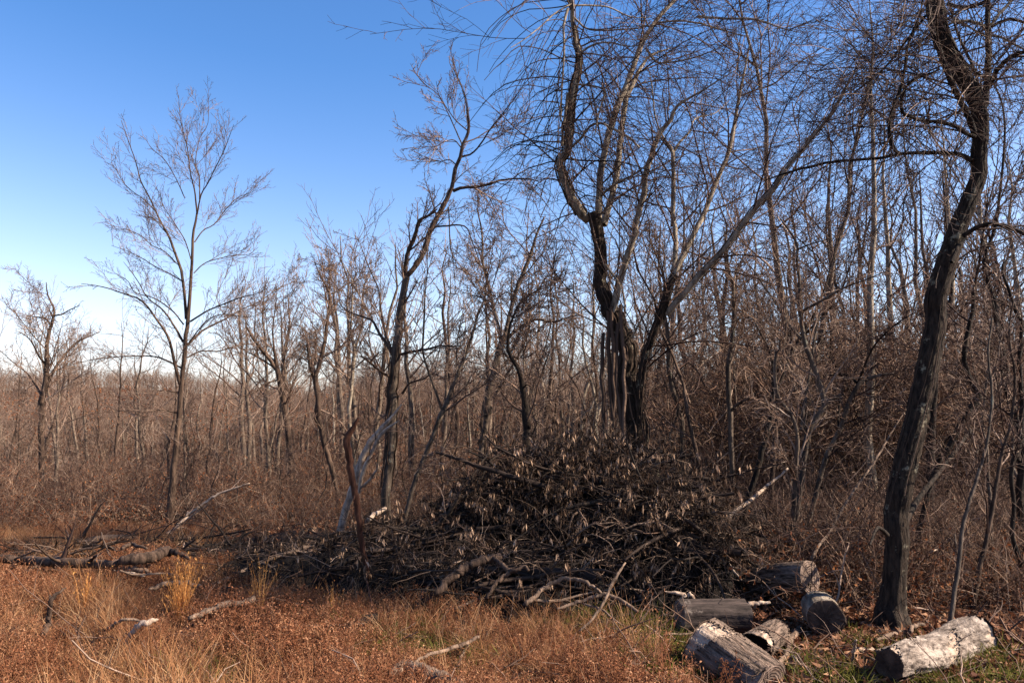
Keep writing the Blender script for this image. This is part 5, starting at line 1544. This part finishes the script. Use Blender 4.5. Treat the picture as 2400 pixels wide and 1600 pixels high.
PLACES = [(97, 'at the far left, left of the crooked dark tree'), (250, 'just right of the crooked dark tree'), (410, 'left of the tall slim tree'),
          (560, 'right of the tall slim tree'), (680, 'left of the broom-topped leaning tree'), (790, 'between the broom-topped tree and the forked one'),
          (910, 'left of the leaning vine-wrapped tree'), (1010, 'just right of the leaning vine-wrapped tree'), (1130, 'left of the Y-shaped mossy tree'),
          (1235, 'between the Y-shaped tree and the bowed dark one'), (1400, 'left of the twin-stemmed tree'), (1500, 'behind the twin-stemmed tree'),
          (1620, 'just right of the twin-stemmed tree'), (1740, 'around the straight mossy tree'), (1880, 'around the scissor-like double stem'),
          (2060, 'left of the thick dark right-hand tree'), (2220, 'just right of the thick dark tree'), (9999, 'by the right edge of the view')]
LOOKS = ['wide grey', 'wide-crowned brown', 'broom-topped brown', 'narrow grey', 'narrow pale', 'grey broom-topped', 'brown red-leaved', 'narrow brown',
         'grey red-leaved', 'straight pale'] + ['wide dark-twigged', 'wide-crowned dark', 'broom-topped dark', 'narrow grey', 'narrow pale', 'grey broom-topped', 'brown red-leaved', 'narrow brown', 'grey red-leaved', 'straight pale'] + ['brown-stemmed whippy', 'dark-stemmed', 'grey crooked', 'brown bushy', 'dark whippy', 'grey-stemmed bushy']


def describe(i, x, y, name):
    px = 1200 + x / y * FPX
    place = next(t for lim, t in PLACES if px < lim)
    deep = 'nearer' if y < 24 else 'deep-set' if y < 42 else 'distant'
    return f"{deep} {LOOKS[i]} {'sapling' if name == 'sapling' else 'tree'} {place}"


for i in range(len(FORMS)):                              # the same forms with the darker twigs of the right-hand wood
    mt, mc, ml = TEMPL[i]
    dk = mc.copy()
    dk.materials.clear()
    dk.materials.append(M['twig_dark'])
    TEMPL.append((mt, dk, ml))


def plant_tree(i, x, y, height, lean, label, group, name='bare_tree', wide=1.0, cat='tree'):
    mt, mc, ml = TEMPL[i]
    label = describe(i, x, y, name)
    group = ('saplings ' if name == 'sapling' else 'trees ') + label.split(name == 'sapling' and ' sapling ' or ' tree ', 1)[1]
    o = thing(name, label, cat, (x, y, float(ground_z(x, y))), group)
    s = height / 10
    o.scale = (s * wide, s * wide, s)
    o.rotation_euler = (lean[0], lean[1], g.uniform(0, 6.28))
    for nm, me in (('trunk', mt), ('crown', mc), ('leaves', ml)):
        if me:
            c = bpy.data.objects.new(nm, me)
            COL.objects.link(c)
            c.parent = o
            if nm != 'trunk':
                c['kind'] = 'stuff'
    return o


REGIONS = [
    # px range, distance range, top-row range, count, templates, label
    ((-60, 330), (30, 62), (720, 830), 13, (0, 1, 2, 5, 6, 8), 'bare grey-brown tree of the wood edge at the far left', 'trees at the far left wood edge'),
    ((330, 720), (27, 62), (770, 870), 16, (0, 2, 3, 5, 6, 8, 1), 'slim bare tree in the wood behind the tall left tree', 'trees behind the tall left tree'),
    ((560, 700), (26, 34), (630, 720), 5, (2, 5), 'bare broom-like tree rising right of the tall left tree', 'brooms right of the tall left tree'),
    ((780, 940), (26, 40), (560, 680), 5, (2, 5, 0), 'bare many-branched tree behind the slender pale tree', 'trees behind the slender pale tree'),
    ((700, 1250), (30, 65), (800, 910), 22, (6, 1, 3, 4, 7, 8), 'small bare tree deep in the wood behind the brush pile', 'trees deep behind the brush pile'),
    ((960, 1230), (22, 36), (500, 740), 6, (0, 1, 2), 'bare tree behind the Y-shaped tree in the middle', 'trees behind the middle'),
    ((1230, 1640), (19, 55), (450, 830), 28, (3, 4, 7, 9, 0, 1), 'thin straight bare tree in the wood behind the twin-stemmed tree', 'trees behind the twin-stemmed tree'),
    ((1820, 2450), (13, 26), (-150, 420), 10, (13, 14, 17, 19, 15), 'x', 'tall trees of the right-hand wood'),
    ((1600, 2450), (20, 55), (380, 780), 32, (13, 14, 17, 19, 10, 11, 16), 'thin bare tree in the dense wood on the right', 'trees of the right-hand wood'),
]
for (x0, x1), (d0, d1), (t0, t1), cnt, tmpl, lab, grp in REGIONS:
    for k_ in range(cnt):
        px = x0 + (x1 - x0) * (k_ + g.random()) / cnt
        Yd = d0 + (d1 - d0) * g.random() ** 1.2
        X = (px - 1200) / FPX * Yd
        top = at(px, g.uniform(t0, t1), Yd)[2]
        H = float(top - ground_z(X, Yd))
        plant_tree(int(g.choice(tmpl)), X, Yd, max(H, 3), (g.normal(0, .05), g.normal(0, .06)), lab, grp, wide=g.uniform(.8, 1.15))


# thin saplings in the right-hand wood
def sapling_template(seed):
    r = np.random.default_rng(seed)
    n = 14
    P = np.stack([np.cumsum(r.normal(0, .22, n)) * .6, np.cumsum(r.normal(0, .22, n)) * .6, np.linspace(0, 5, n)], -1)
    P[:, :2] -= P[0, :2]
    P[0, 2] = -.3
    R = r.uniform(.022, .036) * np.linspace(1, .2, n)
    a = Soup().tubes(P, R, 6, r)
    Q, RQ = spawn(P[None], R[None], 12, t0=.25, length=(.2, .42), ang=(25, 60), n=7, up=.03, wig=.17, rr=.5, rmin=.008, rend=.004, rng=r)
    b = Soup().tubes(Q, RQ, 4, r)
    Q2, R2 = spawn(Q, RQ, 7, t0=.15, length=(.3, .65), n=5, up=.0, wig=.2, rr=.6, rmin=.0045, rend=.003, rng=r)
    b.tubes(Q2, R2, 3, r)
    Q3, R3 = spawn(Q2, R2, 4, t0=.15, length=(.35, .65), n=4, up=-.01, wig=.2, rr=.6, rmin=.0035, rend=.0025, rng=r)
    b.tubes(Q3, R3, 3, r)
    mt, mc = a.mesh('trunk'), b.mesh('crown')
    mt.materials.append(M[('bark_grey', 'bark_brown', 'bark_dark')[seed % 3]])
    mc.materials.append(M[('twig', 'twig_dark')[seed % 2]])
    return mt, mc, None


S0 = len(TEMPL)
TEMPL += [sapling_template(200 + i) for i in range(6)]
for (x0, x1), (d0, d1), (h0, h1), cnt, lab, grp in (
        ((1600, 2470), (11.5, 23), (3.5, 7.0), 40, 'thin twiggy sapling in the thicket on the right', 'saplings of the right-hand thicket'),
        ((1230, 1600), (14.5, 22), (3.5, 6.0), 16, 'thin twiggy sapling just behind the brush pile', 'saplings behind the brush pile'),
        ((-40, 640), (20, 27), (2.5, 4.5), 20, 'low twiggy sapling at the edge of the left clearing', 'saplings along the left clearing'),
        ((640, 1230), (15, 24), (2.5, 4.6), 16, 'twiggy sapling behind the pile left shoulder', 'saplings behind the left shoulder')):
    for k_ in range(cnt):
        px = x0 + (x1 - x0) * (k_ + g.random()) / cnt
        Yd = d0 + (d1 - d0) * g.random()
        X = (px - 1200) / FPX * Yd
        i = S0 + int(g.integers(0, 6))
        o = plant_tree(i, X, Yd, 2 * g.uniform(h0, h1), (g.normal(0, .10), g.normal(0, .10)), lab, grp, 'sapling', g.uniform(.75, 1.1))


# undergrowth: brambles and fallen twigs filling the wood, beyond counting
def thicket(seed, n, h, mat, leafy=0):
    r = np.random.default_rng(seed)
    P = np.empty((n, 7, 3))
    P[:, 0] = r.normal(0, .55, (n, 3)) * [1, 1, 0] - [0, 0, .05]
    d = unit(r.normal(0, .55, (n, 3)) + [0, 0, 1])
    L = h * r.uniform(.5, 1.3, n)
    for j in range(1, 7):
        d = unit(d + r.normal(0, .16, (n, 3)) + [0, 0, -.08])
        P[:, j] = P[:, j - 1] + d * L[:, None] / 6
    R = np.linspace(.007, .003, 7)[None] * r.uniform(.7, 1.3, (n, 1))
    s = Soup().tubes(P, R, 3, r)
    Q, RQ = spawn(P, R, 6, t0=.2, length=(.25, .55), n=5, up=-.02, wig=.2, rmin=.004, rend=.003, rng=r)
    s.tubes(Q, RQ, 3, r)
    if leafy:
        e = np.concatenate([Q[:, -1], Q[:, 2], P[:, 4]])
        e = e[r.choice(len(e), min(leafy, len(e)), replace=False)]
        f = Soup()
        leaf_quads(f, e, r.normal(0, .6, e.shape) + [0, 0, -.6], r.uniform(.014, .026, len(e)), r.uniform(.05, .08, len(e)), r)
        me_l = f
        s2 = loose('thicket', s, M[mat])
        s2.data.materials.append(M['leaf_red'])
        # leaves joined as second material
        v0 = s.n
        s.add(np.concatenate(f.v), t=np.concatenate(f.t), tint=np.concatenate(f.tint))
        me = s.mesh('thicket')
        me.materials.append(M[mat])
        me.materials.append(M['leaf_red'])
        nq = sum(len(q) for q in s.q)
        mi = np.zeros(len(me.polygons), np.int32)
        mi[nq:] = 1
        me.polygons.foreach_set('material_index', mi)
        s2.data = me
        return s2
    return loose('thicket', s, M[mat])


und = [thicket(300, 30, 1.1, 'twig_brush'), thicket(301, 36, 1.5, 'twig_brush'), thicket(302, 30, .9, 'twig_brush'), thicket(303, 26, 1.2, 'twig_brush', 300), thicket(304, 30, 1.7, 'twig_dark'), thicket(305, 34, .7, 'twig_brush', 300)]
n = 3900
y = 12.5 + 52 * g.random(n) ** 1.1
x = g.uniform(-.78, .85, n) * y
px = 1200 + x / y * FPX
lim = np.interp(px, [-200, 430, 640, 900, 1300, 1700, 2000, 2600], [18, 18, 16.5, 15.5, 14.5, 13.5, 13.0, 12.5])
keep = y > lim + g.normal(0, .8, n)
x, y = x[keep], y[keep]
scatter('undergrowth', put(x, y), und, g.uniform(.6, 1.25, len(x)) * np.clip(y / 26, .6, 1.25), g, .12)
n = 340
y = 8.6 + 6 * g.random(n)
x = np.interp(y, [8.6, 15], [2.9, 4.2]) + g.random(n) * y * .42
scatter('bramble', put(x, y), [und[4], und[2], und[5], und[0]], g.uniform(.4, .85, n), g, .3)
# a taller tangle of vines and twigs in the dense wood on the right
n = 280
y = 14.5 + 14 * g.random(n)
x = g.uniform(.22, .76, n) * y
scatter('vine_tangle', put(x, y, g.uniform(.0, 3.0, n)), [und[1], und[4], und[0]], g.uniform(.9, 1.5, n), g, .5)
# dark evergreen shrubs at the left wood edge
for lab, px, py, hh in (('dark dense shrub at the left edge of the clearing', 90, 1215, 1.0), ('second dark shrub nearer the tall left tree', 310, 1225, .55)):
    Yd = ground_hit(px, py + 12)
    c = at(px, py, Yd)
    r = np.random.default_rng(px)
    P = np.empty((70, 6, 3))
    P[:, 0] = r.normal(0, .35, (70, 3)) * [1.6, .8, 0]
    d = unit(r.normal(0, .5, (70, 3)) + [0, 0, 1])
    for j in range(1, 6):
        d = unit(d + r.normal(0, .2, (70, 3)))
        P[:, j] = P[:, j - 1] + d * hh * r.uniform(.5, 1, (70, 1)) / 5
    R = np.full((70, 6), .008)
    t = thing('shrub', lab, 'shrub', (c[0], c[1], float(ground_z(c[0], c[1]))))
    P += np.array(t.location)
    Soup().tubes(P, R, 3, r).build('stems', M['twig_dark'], t, kind='stuff')
    f = Soup()
    pos = np.repeat(P[:, 2:].reshape(-1, 3), 12, 0) + r.normal(0, .08, (70 * 4 * 12, 3))
    leaf_quads(f, pos, r.normal(0, 1, pos.shape), r.uniform(.012, .022, len(pos)), r.uniform(.04, .08, len(pos)), r)
    f.build('foliage', M['leaf_pile'], t, kind='stuff', smooth=False)

# the far woods on the slopes: one mass
far_t = []
for i in (0, 2, 3, 6, 8, 1):
    mt, mc, ml = TEMPL[i]
    r = np.random.default_rng(400 + i)
    a, b, c = wood_template(100 + i, FORMS[i][0], 900 if i in (6, 8, 1) else 0)
    ob = loose('far_tree', a, M['bark_grey'])
    nq_t = sum(len(q) for q in a.q)
    for q, v, ti in zip(b.q, b.v, b.tint):
        pass
    n0 = a.n
    a.add(np.concatenate(b.v), np.concatenate(b.q), tint=np.concatenate(b.tint))
    if c:
        a.add(np.concatenate(c.v), t=np.concatenate(c.t), tint=np.concatenate(c.tint))
    me = a.mesh('far_tree')
    me.materials.append(M['bark_wood'])
    me.materials.append(M['twig'])
    me.materials.append(M['leaf_red'])
    mi = np.zeros(len(me.polygons), np.int32)
    mi[nq_t:] = 1
    nq = sum(len(q) for q in a.q)
    mi[nq:] = 2
    me.polygons.foreach_set('material_index', mi)
    ob.data = me
    far_t.append(ob)
n = 9500
y = 62 + 270 * g.random(n) ** 1.05
x = g.uniform(-.80, .85, n) * y
hgt = np.where(x / y < -.22, np.where(y < 140, g.uniform(5, 9.5, n), g.uniform(4, 7.5, n)), np.where(y < 140, g.uniform(7, 12, n), g.uniform(6, 9, n))) / 10
hgt = hgt * np.interp(y, [60, 110], [.8, 1.0])
scatter('far_woods', put(x, y), far_t, hgt, g, .04)
